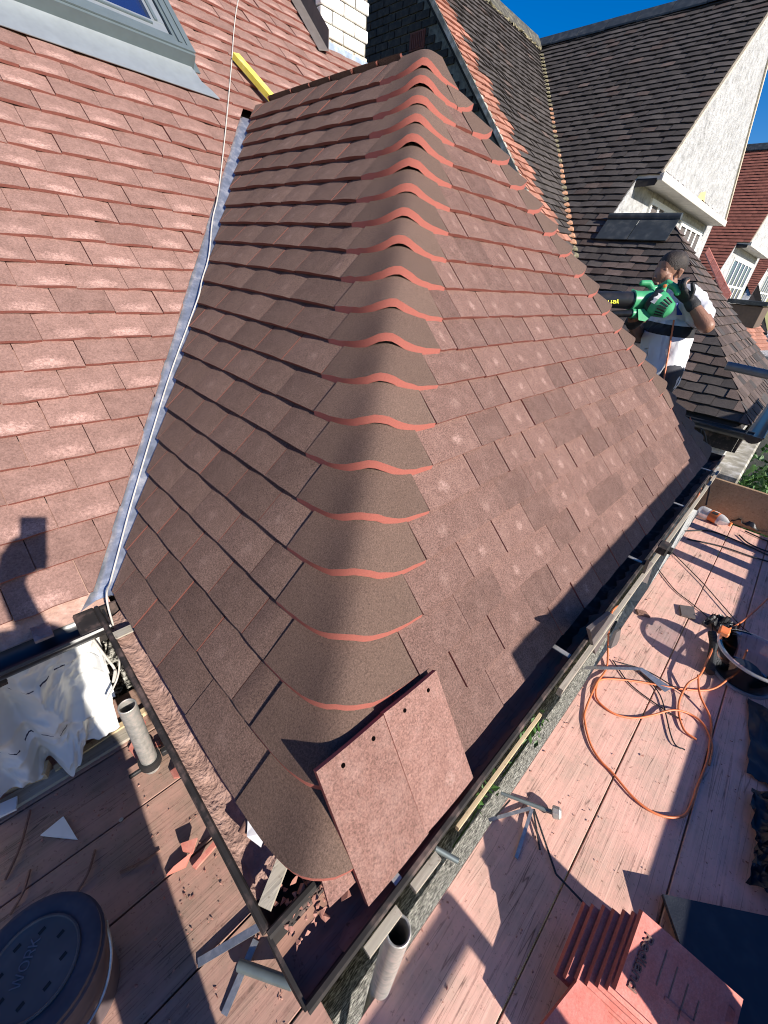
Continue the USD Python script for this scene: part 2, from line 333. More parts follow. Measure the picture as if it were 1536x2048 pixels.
# roughcast and pebbledash
def stucco(name, c, c2, scale, dist, thr=None):
    N = {'g': ('geometry', {}), 'v': ('voronoi_texture', {'scale': scale}) if False else ('noise_texture', {'scale': scale, 'detail': 6.0, 'roughness': .75}),
         'r': ('rgb_ramp', {'ramp': [(.30, col(np.array(c) * .6)), (.46, col(c)), (.62, col(c2))] if thr is None else thr}),
         'w': ('noise_texture', {'scale': 2.2, 'detail': 4.0}), 'wr': ('map_range', {'from_min': .3, 'from_max': .7, 'to_min': .88, 'to_max': 1.05}), 'wc': ('combine_color', {}), 'wm': ('mix', {'mix_type': 'multiply', 'fac': 1.0}),
         'b': ('bump', {'strength': 1.0, 'distance': dist}), 'p': ('principled_bsdf', {'roughness': .9, 'specular_ior_level': .2})}
    L = [('g.position', 'v.vector'), ('v.fac', 'r.fac'), ('g.position', 'w.vector'), ('w.fac', 'wr.value'), ('wr.result', 'wc.r'), ('wr.result', 'wc.g'), ('wr.result', 'wc.b'),
         ('r.color', 'wm.color1'), ('wc.color', 'wm.color2'), ('wm.color', 'p.base_color'), ('v.fac', 'b.height'), ('b.normal', 'p.normal')]
    M[name] = usdkit.material(stage, LK + '/' + name, N, L, surface='p.BSDF')
stucco('white_render', (.46, .46, .455), (.58, .58, .575), 11.0, .06)
stucco('pebbledash', (.30, .29, .25), (.75, .73, .66), 55.0, .012, [(.42, (.012, .012, .012)), (.50, (.06, .058, .052)), (.55, (.35, .34, .3)), (.64, (.72, .7, .64))])
# glass
def glass(name, tint, rough=.02):
    M[name] = usdkit.material(stage, LK + '/' + name, {'f': ('fresnel', {'IOR': 1.6}), 't': ('transparent_bsdf', {'color': tint}), 'g': ('glossy_bsdf', {'color': (1., 1., 1.), 'roughness': rough}), 'm': ('mix_closure', {})},
                              [('f.fac', 'm.fac'), ('t.BSDF', 'm.closure1'), ('g.BSDF', 'm.closure2')], surface='m.closure')
glass('pane_glass', (.55, .6, .65)); glass('clear_plastic', (.80, .83, .87), .05); 
M['bottle_plastic'] = usdkit.material(stage, LK + '/bottle_plastic', {'f': ('layer_weight', {'blend': .45}), 't': ('transparent_bsdf', {'color': (.95, .95, .95)}), 'p': ('principled_bsdf', {'base_color': (.75, .76, .76), 'roughness': .18}), 'a': ('map_range', {'from_min': 0., 'from_max': 1., 'to_min': .30, 'to_max': .85}), 'm': ('mix_closure', {})}, [('f.facing', 'a.value'), ('a.result', 'm.fac'), ('t.BSDF', 'm.closure1'), ('p.BSDF', 'm.closure2')], surface='m.closure')
M['sky_pane'] = usdkit.material(stage, LK + '/sky_pane', {'p': ('principled_bsdf', {'base_color': (.010, .022, .085), 'roughness': .06, 'specular_ior_level': .7}),}, [], surface='p.BSDF')
# printed membrane: dashed lines run along the sheet
M['printed_membrane'] = usdkit.material(stage, LK + '/printed_membrane', {
    'a': ('attribute', {'attribute': 'st'}), 's': ('separate_xyz', {}), 'm': ('math', {'math_type': 'multiply', 'value2': 21.0}), 'f': ('math', {'math_type': 'fraction'}), 'on': ('math', {'math_type': 'less_than', 'value2': .62}),
    'd1': ('math', {'math_type': 'compare', 'value2': .30, 'value3': .0045}), 'd2': ('math', {'math_type': 'compare', 'value2': .72, 'value3': .0045}), 'o': ('math', {'math_type': 'maximum'}), 'k': ('math', {'math_type': 'multiply'}),
    'g': ('geometry', {}), 'n': ('noise_texture', {'scale': 9.0, 'detail': 4.0}), 'r': ('rgb_ramp', {'ramp': [(.3, (.58, .58, .55)), (.7, (.70, .70, .68))]}), 'x': ('mix', {'color2': (.03, .03, .06)}),
    'p': ('principled_bsdf', {'roughness': .7})},
    [('a.vector', 's.vector'), ('s.x', 'm.value1'), ('m.value', 'f.value1'), ('f.value', 'on.value1'), ('s.y', 'd1.value1'), ('s.y', 'd2.value1'), ('d1.value', 'o.value1'), ('d2.value', 'o.value2'), ('o.value', 'k.value1'), ('on.value', 'k.value2'),
     ('g.position', 'n.vector'), ('n.fac', 'r.fac'), ('r.color', 'x.color1'), ('k.value', 'x.fac'), ('x.color', 'p.base_color')], surface='p.BSDF')

# ------------------------------------------------------------------ tiles
class Slope:
    """A roof plane: origin on the eave line, U along the courses, V up the slope, N outward."""
    def __init__(s, O, U, V, wob=0., seed=0):
        s.O, s.U, s.V = np.asarray(O, float), unit(U), unit(V); s.N = np.cross(s.U, s.V); s.wob, s.seed = wob, seed
    def at(s, u, v, h=0.):
        u, v, h = np.broadcast_arrays(np.asarray(u, float), np.asarray(v, float), np.asarray(h, float))
        if s.wob:
            q = np.stack([u * .9 + 31.7 * s.seed, v * .7, np.zeros_like(u)], -1)
            h = h + s.wob * (meshkit.fbm(q, 3, 5 + s.seed) - .5); v = v + s.wob * .5 * (meshkit.fbm(q * 1.6 + 9.1, 2, 11 + s.seed) - .5)
        return s.O + u[..., None] * s.U + v[..., None] * s.V + h[..., None] * s.N
def clip_poly(P, lines):
    for a, b, c in lines:                        # keep a*u + b*v <= c
        out = []
        for i in range(len(P)):
            p, q = P[i - 1], P[i]; dp, dq = a * p[0] + b * p[1] - c, a * q[0] + b * q[1] - c
            if (dp <= 0) != (dq <= 0):
                t = dp / (dp - dq); out.append((p[0] + t * (q[0] - p[0]), p[1] + t * (q[1] - p[1])))
            if dq <= 0: out.append(q)
        P = out
        if len(P) < 3: return []
    return P
TAU_T = .0115
def tile_mesh(sl, u0, u1, v0, rng, length=.185, t=TAU_T, g=.1, clips=(), camber=.0026, jit=.0015, rough_edge=0., fullw=None):
    """One tile: cambered face, tail and side edges, kept thin at the head so that the courses lie on each other."""
    tau = t / g; lift = rng.uniform(0, jit); dv = rng.uniform(-jit, jit); tw = rng.uniform(-jit, jit); num = rng.integers(0, 64)
    w = fullw or (u1 - u0); uc = (u0 + u1) / 2 if fullw is None else u0 + w / 2
    def top(u, v):
        x = (u - uc) / (w / 2); return t + lift + tw * x - tau * (v - v0) + camber * (1 - x * x)
    P = clip_poly([(u0, v0 + dv), (u1, v0 + dv), (u1, v0 + length), (u0, v0 + length)], clips) if clips else [(u0, v0 + dv), (u1, v0 + dv), (u1, v0 + length), (u0, v0 + length)]
    if len(P) < 3: return None
    a = np.array(P); area = .5 * abs(np.dot(a[:, 0], np.roll(a[:, 1], 1)) - np.dot(a[:, 1], np.roll(a[:, 0], 1)))
    if area < .0012: return None
    enc = lambda u: num + np.clip((np.asarray(u) - u0) / (u1 - u0), .01, .99)
    whole = len(P) == 4 and abs(area - (u1 - u0) * (length - dv)) < 1e-6
    V, F, S = [], [], []
    def add(pts, st, faces):
        o = len(V); V.extend(pts); S.extend(st); F.extend([[o + i for i in f] for f in faces])
    if whole:
        n = 4; us = np.linspace(u0, u1, n + 1); rag = rng.normal(0, rough_edge, n + 1) if rough_edge else np.zeros(n + 1)
        lo = np.array([(u, v0 + dv + r) for u, r in zip(us, rag)]); hi = np.array([(u, v0 + length) for u in us])
        tl, th = top(lo[:, 0], lo[:, 1]), top(hi[:, 0], hi[:, 1])
        A, B = sl.at(lo[:, 0], lo[:, 1], tl), sl.at(hi[:, 0], hi[:, 1], th)
        C = sl.at(lo[:, 0], lo[:, 1], tl - t)
        add(list(A) + list(B), [(e, (v - v0) / .1) for e, v in zip(enc(us), lo[:, 1])] + [(e, length / .1) for e in enc(us)], [[i, i + 1, n + 2 + i] for i in range(n)] + [[i, n + 2 + i, n + 1 + i] for i in range(n)])
        add(list(A) + list(C), [(e, -1) for e in enc(us)] * 2, [[i, n + 1 + i, n + 2 + i] for i in range(n)] + [[i, n + 2 + i, i + 1] for i in range(n)])
        D = sl.at(hi[:, 0], hi[:, 1], th - t)
        for k, f in ((0, [[0, 1, 2], [1, 3, 2]]), (n, [[0, 2, 1], [1, 2, 3]])):
            add([A[k], B[k], C[k], D[k]], [(num + .5, -1)] * 4, f)
    else:
        a = np.array(P); tt = top(a[:, 0], a[:, 1]); A = sl.at(a[:, 0], a[:, 1], tt); C = sl.at(a[:, 0], a[:, 1], tt - t); n = len(P)
        add(list(A), [(e, (v - v0) / .1) for e, v in zip(enc(a[:, 0]), a[:, 1])], [[0, i, i + 1] for i in range(1, n - 1)])
        for i in range(n):
            j = (i + 1) % n
            add([A[i], A[j], C[i], C[j]], [(num + .5, -1)] * 4, [[0, 2, 1], [1, 2, 3]])
    return np.array(V), np.array(F), np.array(S)
def place_tiles(parent, tiles, limit=300, name='tile', stuff='distant_tiles', reach=None):
    """tiles: (mesh, material). The nearest ones one by one, the rest joined per material."""
    tiles = [t for t in tiles if t[0] is not None]
    key = []
    for ms, mt in tiles:
        c = ms[0].mean(0); d = CR.T @ (c - CP); vis = d[2] < -.05 and abs(d[0] / d[2]) * CF < 790 and abs(d[1] / d[2]) * CF < 1050
        key.append(np.linalg.norm(c - CP) + (0 if vis else 100))
    order = np.argsort(key, kind='stable')
    for i in order[:limit]: part(parent, name, tiles[i][0], tiles[i][1])
    rest = {}
    for i in order[limit:]: rest.setdefault(tiles[i][1], []).append(tiles[i][0])
    for mt, ms in rest.items(): part(parent, stuff, cat_(ms), mt, kind='stuff')
# ------------------------------------------------------------------ ground
gx = np.linspace(-60, 90, 26); gy = np.linspace(-70, 70, 26)
GX, GY = np.meshgrid(gx, gy, indexing='ij')
part(None, 'ground', grid(np.stack([GX, GY, -3.6 + .25 * (meshkit.fbm(np.stack([GX * .2, GY * .2, GX * 0], -1)) - .5)], -1)), 'grass', kind='structure')

# ------------------------------------------------------------------ the new hipped extension
rng = np.random.default_rng(7)
PA, PB, WR, WL, W, G = 0.859669, 0.793216, .21, .231, 3.22, .1
SA, CA, SB, CB = math.sin(PA), math.cos(PA), math.sin(PB), math.cos(PB)
GL = G * SA / SB
SF = Slope((0, 0, 0), (1, 0, 0), (0, CA, SA)); SL = Slope((0, 0, 0), (0, -1, 0), (CB, 0, SB)); SR = Slope((W, 0, 0), (0, 1, 0), (-CB, 0, SB))
ext = thing('hipped_extension', 'small hipped roof extension in new brown plain tiles with red edged bonnet hips', 'extension roof')
part(ext, 'roof_deck', hull([(.05, .05, -.045), (W - .05, .05, -.045), (.05, 1.0, -.045), (W - .05, 1.0, -.045), (W / 2, 1.42, 1.57), (W / 2, 2.55, 1.57), (1.0, 1.95, .92), (W - 1.0, 1.95, .92)]), 'felt')
def columns(lo, hi, phase, w=.165, gap=.0022, tight=.075):
    j = phase + w * np.arange(math.floor((lo - phase) / w), math.ceil((hi - phase) / w) + 1)
    j = [x for x in j if lo + tight < x < hi - tight]
    e = [lo] + j + [hi]
    return [(e[i] + gap / 2, e[i + 1] - gap / 2) for i in range(len(e) - 1)]
NC = 21
tl = []
for k in range(NC):
    z = k * G * SA; X, Y = z / math.tan(PB), z / math.tan(PA)
    lo, hi = X + WR + .002, W - X - WR - .002
    if hi - lo > .05:
        for u0, u1 in columns(lo, hi, .717 + .0825 * (k % 2)):
            tl.append((tile_mesh(SF, u0, u1, k * G, rng, length=.185, jit=.0018, rough_edge=.0006, clips=()), 'new_tile'))
    yv = .982 + 1.0833 * X - .012
    for u0, u1 in columns(-yv - .12, -(Y + WL + .002), -.954 + .0825 * (k % 2)):
        L = min(.195, max(.03, 1.615 / SB - k * GL))
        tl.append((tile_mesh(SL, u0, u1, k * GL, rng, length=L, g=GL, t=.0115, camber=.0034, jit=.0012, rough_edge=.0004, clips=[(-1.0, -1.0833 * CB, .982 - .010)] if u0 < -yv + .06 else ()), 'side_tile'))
place_tiles(ext, tl, limit=320, name='plain_tile', stuff='far_plain_tiles')
hid = []
for k in range(NC):                                                    # the far slope, seen only from the side
    z = k * G * SA; X, Y = z / math.tan(PB), z / math.tan(PA)
    for u0, u1 in columns(Y + WL + .002, .95 + 1.0833 * X, .2 + .0825 * (k % 2)): hid.append(tile_mesh(SR, u0, u1, k * GL, rng, length=.18, g=GL))
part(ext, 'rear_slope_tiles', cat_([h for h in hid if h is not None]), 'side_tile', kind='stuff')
def bonnet(k, mirror=False):
    n, rows = 20, [0., .05, .10, .155]
    num = int(rng.integers(0, 64)); lf = rng.uniform(0, .002); TH = .0152; br_ = rng.uniform(.9, 1.15); bt_ = rng.normal(0, .005)
    z0 = k * G * SA; X0, Y0 = z0 / math.tan(PB), z0 / math.tan(PA)
    top, bot, S = [], [], []
    for ds in rows:
        z = z0 + ds * SA; X, Y = z / math.tan(PB), z / math.tan(PA)
        wr_ = WR if not mirror else min(WR, max(.035, W - 2 * X0 - WR - .004))
        tl_, tr_ = -(WL - (Y - Y0)), max(.012, wr_ - (X - X0))
        t = np.linspace(tl_, tr_, n + 1) ; rho = .031
        rt = np.sqrt(t * t + 4 * rho * rho)
        xo, yo = .5 * (t + rt), .5 * (-t + rt)
        e = np.where(t > 0, t / tr_, t / tl_)                               # 0 at the crest, 1 at the wings
        fx, fy = .5 * (tr_ + math.sqrt(tr_ ** 2 + 4 * rho ** 2)) - tr_, .5 * (-tl_ + math.sqrt(tl_ ** 2 + 4 * rho ** 2)) + tl_
        ox, oy = .5 * (tl_ + math.sqrt(tl_ ** 2 + 4 * rho ** 2)), .5 * (-tr_ + math.sqrt(tr_ ** 2 + 4 * rho ** 2))
        xo = xo - np.where(t > 0, fx * e, (ox + .004) * e); yo = yo - np.where(t < 0, fy * e, (oy + .003) * e)
        lift = (br_ * .030 - .155 * ds) * np.exp(-(t / .070) ** 2) + .002 * (1 - np.abs(e)) - .003 * np.exp(-((np.abs(t) - .14) / .05) ** 2) + bt_ * t
        zt = (.0165 + lf - .11 * ds) * 1.46 * (1 - .52 * np.abs(e) ** 3)
        ragged = (np.random.default_rng(k * 7 + mirror).normal(0, .0008, n + 1) if ds == 0 else 0)
        P = np.stack([X + xo, Y + yo, z + lift + zt + 0 * t], -1)
        P[:, 2] += ragged
        out = np.stack([-(.5 - .5 * t / rt) * .009 * (1 - ds / .16), -(.5 + .5 * t / rt) * .008 * (1 - ds / .16), 0 * t - .004 * (1 - ds / .16)], -1) * (1 - .3 * np.abs(e)[:, None] ** 3)
        top.append(P + out); bot.append(P + out - [0, 0, TH * 1.35] + np.stack([.5 * (1 - t / rt) * .004, .5 * (1 + t / rt) * .004, 0 * t], -1))
        S.append([(num + np.clip(.02 + .96 * (i / n), 0, .98), ds * 10) for i in range(n + 1)])
    top, bot = np.array(top), np.array(bot)
    if mirror:
        top[..., 0] = W - top[..., 0]; bot[..., 0] = W - bot[..., 0]
    V, F, ST = [], [], []
    def add(A, B, sa, sb):
        o = len(V); m_ = len(A); V.extend(list(A) + list(B)); ST.extend(list(sa) + list(sb))
        for i in range(m_ - 1):
            F.extend([[o + i, o + i + 1, o + m_ + i + 1], [o + i, o + m_ + i + 1, o + m_ + i]] if not mirror else [[o + i, o + m_ + i + 1, o + i + 1], [o + i, o + m_ + i, o + m_ + i + 1]])
    o = 0
    for r in range(len(rows)): V.extend(list(top[r])); ST.extend(S[r])
    for r in range(len(rows) - 1):
        for i in range(n):
            q = [r * (n + 1) + i, r * (n + 1) + i + 1, (r + 1) * (n + 1) + i + 1, (r + 1) * (n + 1) + i]
            if mirror: q = q[::-1]
            F.extend([[q[0], q[1], q[2]], [q[0], q[2], q[3]]])
    ed = [(num + .5, -1)] * (n + 1)
    add(bot[0], top[0], ed, ed)
    ed2 = [(num + .5, 1.6)] * len(rows)
    add(top[:, 0], bot[:, 0], ed2, ed2); add(bot[:, -1], top[:, -1], ed2, ed2)
    add(top[-1], bot[-1], ed, ed)
    return np.array(V), np.array(F), np.array(ST)
for k in range(NC):
    part(ext, 'bonnet_tile', bonnet(k), 'bonnet_face')
for k in range(NC - 1):
    part(ext, 'bonnet_tile', bonnet(k, True), 'bonnet_face')
bed = []
for k in range(NC):
    z = (k * G + .022) * SA; X, Y = z / math.tan(PB), z / math.tan(PA)
    for t in np.linspace(-.06, .06, 9):
        rt = math.sqrt(t * t + 4 * .031 ** 2)
        bed.append(hull([np.array([X + .5 * (t + rt) + .004, Y + .5 * (-t + rt) + .004, z + .012]) + rng.normal(0, .0075, 3) for _ in range(7)]))
part(ext, 'mortar_bed', cat_(bed), 'rubble', kind='stuff')
# mortar cap where the hips meet, and the top course edge
part(ext, 'ridge_batten', bar((W / 2, 1.50, 1.555), (W / 2, 2.5, 1.555), .05, .03), 'brown_timber')
# valley lead
VX = np.linspace(.0, 1.52, 40); VZ = VX * math.tan(PB); VY = .982 + 1.0833 * VX
nM = unit([0, -.683, .73])
rv = np.random.default_rng(3)
vl = np.stack([np.stack([VX - .13, VY, VZ - .05 + 0 * VX], -1), np.stack([VX - .085, VY, VZ - .028 + .002 * rv.normal(size=40)], -1), np.stack([VX - .05, VY, VZ - .010 + .003 * rv.normal(size=40)], -1), np.stack([VX - .015, VY, VZ - .014 + .002 * rv.normal(size=40)], -1), np.stack([VX + .06, VY - .06, VZ - .02], -1)], 1)
part(ext, 'valley_lining', slab(vl, (0, .006, -.006)), 'lead', smooth=40)
# walls, fascias
part(ext, 'wall', box(.03, W - .06, .012, 1.2, -3.6, -.16), 'pebbledash')
part(ext, 'fascia_board', bbox(.055, W - .03, .040, .062, -.165, -.03), 'brown_timber')
part(ext, 'fascia_board', bbox(.055, .077, .066, 1.02, -.165, -.03), 'brown_timber')
def gutter(p, q, r=.052, th=.003, lip=.007, n=10, closed=(True, True)):
    """Half-round gutter: an open trough with a rolled lip."""
    p, q = np.asarray(p, float), np.asarray(q, float); d = unit(q - p); s = unit(np.cross(d, [0, 0, 1.0])); g = np.linspace(math.pi, 2 * math.pi, n)
    prof = [(r * math.cos(t), r * math.sin(t)) for t in g]; inner = [((r - th) * math.cos(t), (r - th) * math.sin(t)) for t in g[::-1]]
    pr = prof + inner
    V = [p + s * a + np.array([0, 0, b]) for a, b in pr] + [q + s * a + np.array([0, 0, b]) for a, b in pr]; k = len(pr)
    F = [[i, (i + 1) % k, k + (i + 1) % k, k + i] for i in range(k)]
    ms = [(np.array(V), np.array(F))]
    for sgn in (1, -1): ms.append(tube([p + s * r * sgn, q + s * r * sgn], lip, 6))
    for c, e in zip((p, q), closed):
        if e: ms.append(hull([c + s * r * math.cos(t) + np.array([0, 0, r * math.sin(t)]) + d * o for t in g for o in (-.003, .003)]))
    return cat_(ms)
gf = part(ext, 'front_gutter', gutter((-.057, -.008, -.028), (3.36, -.008, -.028)), 'dusty_black', smooth=40)
gs_ = part(ext, 'side_gutter', gutter((-.005, .05, -.028), (-.005, .97, -.028), closed=(False, True)), 'dusty_black', smooth=40)
gx_ = np.linspace(.02, 3.3, 120); gr_ = np.random.default_rng(8)
part(gf, 'gutter_dust', slab(np.stack([np.stack([gx_, -.055 + 0 * gx_, -.034 + .003 * gr_.normal(size=120)], -1), np.stack([gx_, -.046 + 0 * gx_, -.056 + .003 * gr_.normal(size=120)], -1), np.stack([gx_, -.030 + .006 * gr_.normal(size=120), -.068 + 0 * gx_], -1)], 1), (0, .001, .0012)), 'brown_timber', smooth=50)
gu, gv = np.meshgrid(np.linspace(-.052, .9, 60), np.linspace(-.047, .032, 10), indexing='ij')
part(gf, 'gutter_sediment', slab(np.stack([gu, gv, np.maximum(-.066 + .010 * meshkit.fbm(np.stack([gu * 24, gv * 40, gu * 0], -1), 3), -.028 - np.sqrt(np.maximum(.049 ** 2 - (gv + .008) ** 2, 0)) + .002)], -1)[:, ::-1], (0, 0, -.003)), 'brown_timber', smooth=50)
for x in (.14, .86, 1.54, 2.25, 2.95):
    part(gf, 'gutter_bracket', cat_([box(x - .008, x + .008, -.060, .045, -.029, -.026), box(x - .012, x + .012, .036, .039, -.1, -.026)]), 'galvanised')
for y in (.83,):
    part(gs_, 'gutter_bracket', cat_([box(-.057, .05, y - .014, y + .014, -.030, -.026)]), 'grey_timber')
# mortar dust lying in the side gutter, with crumbs along the tile edge
yy = np.linspace(.10, .95, 90); uu = np.linspace(-.048, .040, 12)
YY, UU = np.meshgrid(yy, uu, indexing='ij')
hh = -.060 + .030 * np.clip((UU + .02) / .05, 0, 1) + .012 * (meshkit.fbm(np.stack([YY * 22, UU * 60, YY * 0], -1), 4) - .5) + np.where(UU > .012, .016 * meshkit.noise(np.stack([YY * 150, UU * 150, YY * 0], -1)), 0)
hh = np.maximum(hh, -.028 - np.sqrt(np.maximum(.049 ** 2 - (UU + .005) ** 2, 0)) + .002)
part(None, 'mortar_dust', slab(np.stack([UU, YY, hh], -1)[:, ::-1], (0, 0, -.004)), 'mortar_dust', smooth=50, label='pink mortar dust heaped along the side gutter under the tile edge', cat='mortar dust', kind='stuff')
rc = np.random.default_rng(5)
pts = [(rc.uniform(.005, .03), rc.uniform(.12, .9), -.024 + rc.uniform(0, .006)) for _ in range(230)] + [(rc.uniform(-.03, .06), rc.uniform(-.0, .10), -.05 + rc.uniform(0, .02)) for _ in range(60)] + [(rc.uniform(.0, .06), rc.uniform(.9, .99), -.02 + rc.uniform(0, .01)) for _ in range(30)]
part(None, 'mortar_crumbs', chips(rc, np.array(pts), .0035), 'rubble', label='crumbs of red mortar and tile lying in the gutter by the tiles', cat='rubble', kind='stuff')

# ------------------------------------------------------------------ the main house roof behind, with roof window and chimney
GM = .1035; PM = math.radians(43.09)
SM = Slope((0, .982, 0), (1, 0, 0), (0, math.cos(PM), math.sin(PM)))
house = thing('main_house', 'main house roof of weathered pinkish brown plain tiles with a roof window', 'house', base=(0, .98, 0))
part(house, 'roof_deck', slab(np.array([[SM.at(-2.2, .02, -.045), SM.at(-2.2, 6.0, -.045)], [SM.at(3.02, .02, -.045), SM.at(3.02, 6.0, -.045)]]), (0, .05, -.10)), 'felt')
tl = []
for k in range(52):
    v0 = .02 + GM * k; yv = v0 * math.cos(PM)
    xr = 3.03 if v0 > 2.27 else yv / 1.0833 - .055 + .10
    ph = -.0605 - .0825 * (k % 2)
    for u0, u1 in columns(-2.2 - .0825 * (k % 2), xr, ph, tight=.03 if v0 < 2.27 else .06):
        if v0 > 2.20 and v0 < 3.65 and u0 < 1.23 and u1 > -.2:
            if v0 > 2.42: 
                if u1 < 1.27: continue
                u0 = max(u0, 1.265)
        cl = [(1.0, -math.cos(PM) / 1.0833, -.060 + rng.uniform(-.003, .003))] if v0 <= 2.27 and u1 > xr - .26 else ()
        mt = 'weathered_tile'
        tl.append((tile_mesh(SM, u0, u1, v0, rng, length=.19, t=.0118, g=GM, clips=cl, camber=.0032, jit=.0035, rough_edge=.0012), mt))
place_tiles(house, tl, limit=330, name='weathered_tile', stuff='upper_tiles')
# eave course underlay edge and gutter
part(house, 'eave_felt', slab(np.array([[SM.at(-2.2, -.035, -.022), SM.at(-2.2, .2, -.02)], [SM.at(-.02, -.035, -.022), SM.at(-.02, .2, -.02)]]), (0, 0, -.004)), 'mortar_dust')
part(house, 'wall', box(-3.0, 3.0, 1.16, 5.0, -3.6, .05), 'pebbledash')
mg = part(house, 'gutter', gutter((-2.2, .938, -.036), (-.045, .938, -.036)), 'black_plastic', smooth=40)
part(mg, 'gutter_union', cat_([bbox(-.115, -.062, .885, .992, -.038, -.029)]), 'dusty_black')
for x in (-.9, -.185): part(mg, 'gutter_bracket', box(x - .02, x + .02, .93, 1.02, -.030, -.022), 'mortar_dust')
part(house, 'fascia_board', box(-2.2, -.02, 1.02, 1.045, -.2, -.05), 'dusty_black')
def sbox(sl, u0, u1, v0, v1, h0, h1):
    o = sl.at(u0, v0, h0); return obox(o, sl.U * (u1 - u0), sl.V * (v1 - v0), sl.N * (h1 - h0))
rw = part(house, 'roof_window', cat_([sbox(SM, -.35, 1.262, 2.43, 2.52, .0, .085), sbox(SM, 1.185, 1.262, 2.52, 3.7, .0, .085), sbox(SM, -.35, -.27, 2.52, 3.7, 0, .085), sbox(SM, -.27, 1.185, 3.62, 3.7, 0, .085)]), 'frame_grey')
part(rw, 'sash', cat_([sbox(SM, -.26, 1.178, 2.525, 2.60, .02, .074), sbox(SM, 1.115, 1.178, 2.60, 3.6, .02, .076), sbox(SM, -.26, -.20, 2.60, 3.6, .02, .076)]), 'frame_light')
part(rw, 'sash_cover', cat_([sbox(SM, -.35, 1.268, 2.445, 2.475, .086, .092), sbox(SM, 1.20, 1.215, 2.48, 3.7, .086, .094), sbox(SM, 1.24, 1.268, 2.475, 3.7, .086, .091), sbox(SM, 1.13, 1.145, 2.60, 3.6, .077, .083), sbox(SM, -.2, 1.11, 2.565, 2.575, .075, .081)]), 'frame_grey')
part(rw, 'pane', sbox(SM, -.20, 1.115, 2.60, 3.6, .045, .055), 'sky_pane')
ap = np.stack([SM.at(np.array([-.4, -.1, .3, .7, 1.05, 1.25, 1.345]), np.array(v) + 0 * np.zeros(7), h) for v, h in ((2.285, .017), (2.33, .022), (2.385, .024), (2.435, .035))], 1)
ap[-1, 1:, :] = SM.at(np.array([1.32, 1.28, 1.27]), np.array([2.325, 2.37, 2.435]), .02)
part(rw, 'flashing_apron', slab(ap, SM.N * -.003), 'frame_light', smooth=30)
part(rw, 'side_flashing', slab(np.array([SM.at(1.262, np.linspace(2.43, 3.7, 8), .018), SM.at(1.30, np.linspace(2.43, 3.7, 8), .022)]), SM.N * -.004), 'frame_grey')
# chimney stack
ch = thing('chimney_stack', 'white painted brick chimney rising from the weathered roof, lead apron at its foot', 'chimney', base=(2.6, 3.4, 2.1))
part(ch, 'core', box(2.612, 3.058, 3.412, 4.2, 1.9, 4.4), 'brick_mortar')
rb = np.random.default_rng(21)
for r in range(26):
    z = 2.17 + r * .0755; x = 2.60 - (.113 if r % 2 else 0)
    while x < 3.07:
        a, b_ = max(x, 2.60), min(x + .215, 3.07)
        if b_ - a > .03: part(ch, 'brick', bbox(a, b_, 3.40 - rb.uniform(0, .004), 3.47, z, z + .067, .005), 'white_brick' if r > 1 else 'buff_brick')
        x += .225
part(ch, 'lead_apron', slab(np.array([[(x, 3.392, 2.30 + .02 * (2.6 - x)), (x, 3.388, 2.235), (x, 3.30, 2.165 + .004 * math.sin(x * 30))] for x in np.linspace(2.58, 3.10, 10)]), (0, .006, -.006)), 'lead_dull', smooth=40)
part(ch, 'side_flashing', slab(np.array([[(2.592, y, .934 * (y - .982) + .16), (2.59, y, .934 * (y - .982) + .05), (2.50, y, .934 * (y - .982) + .03)] for y in np.linspace(3.3, 4.1, 6)]), (.006, 0, -.006)), 'slate_grey', smooth=40)

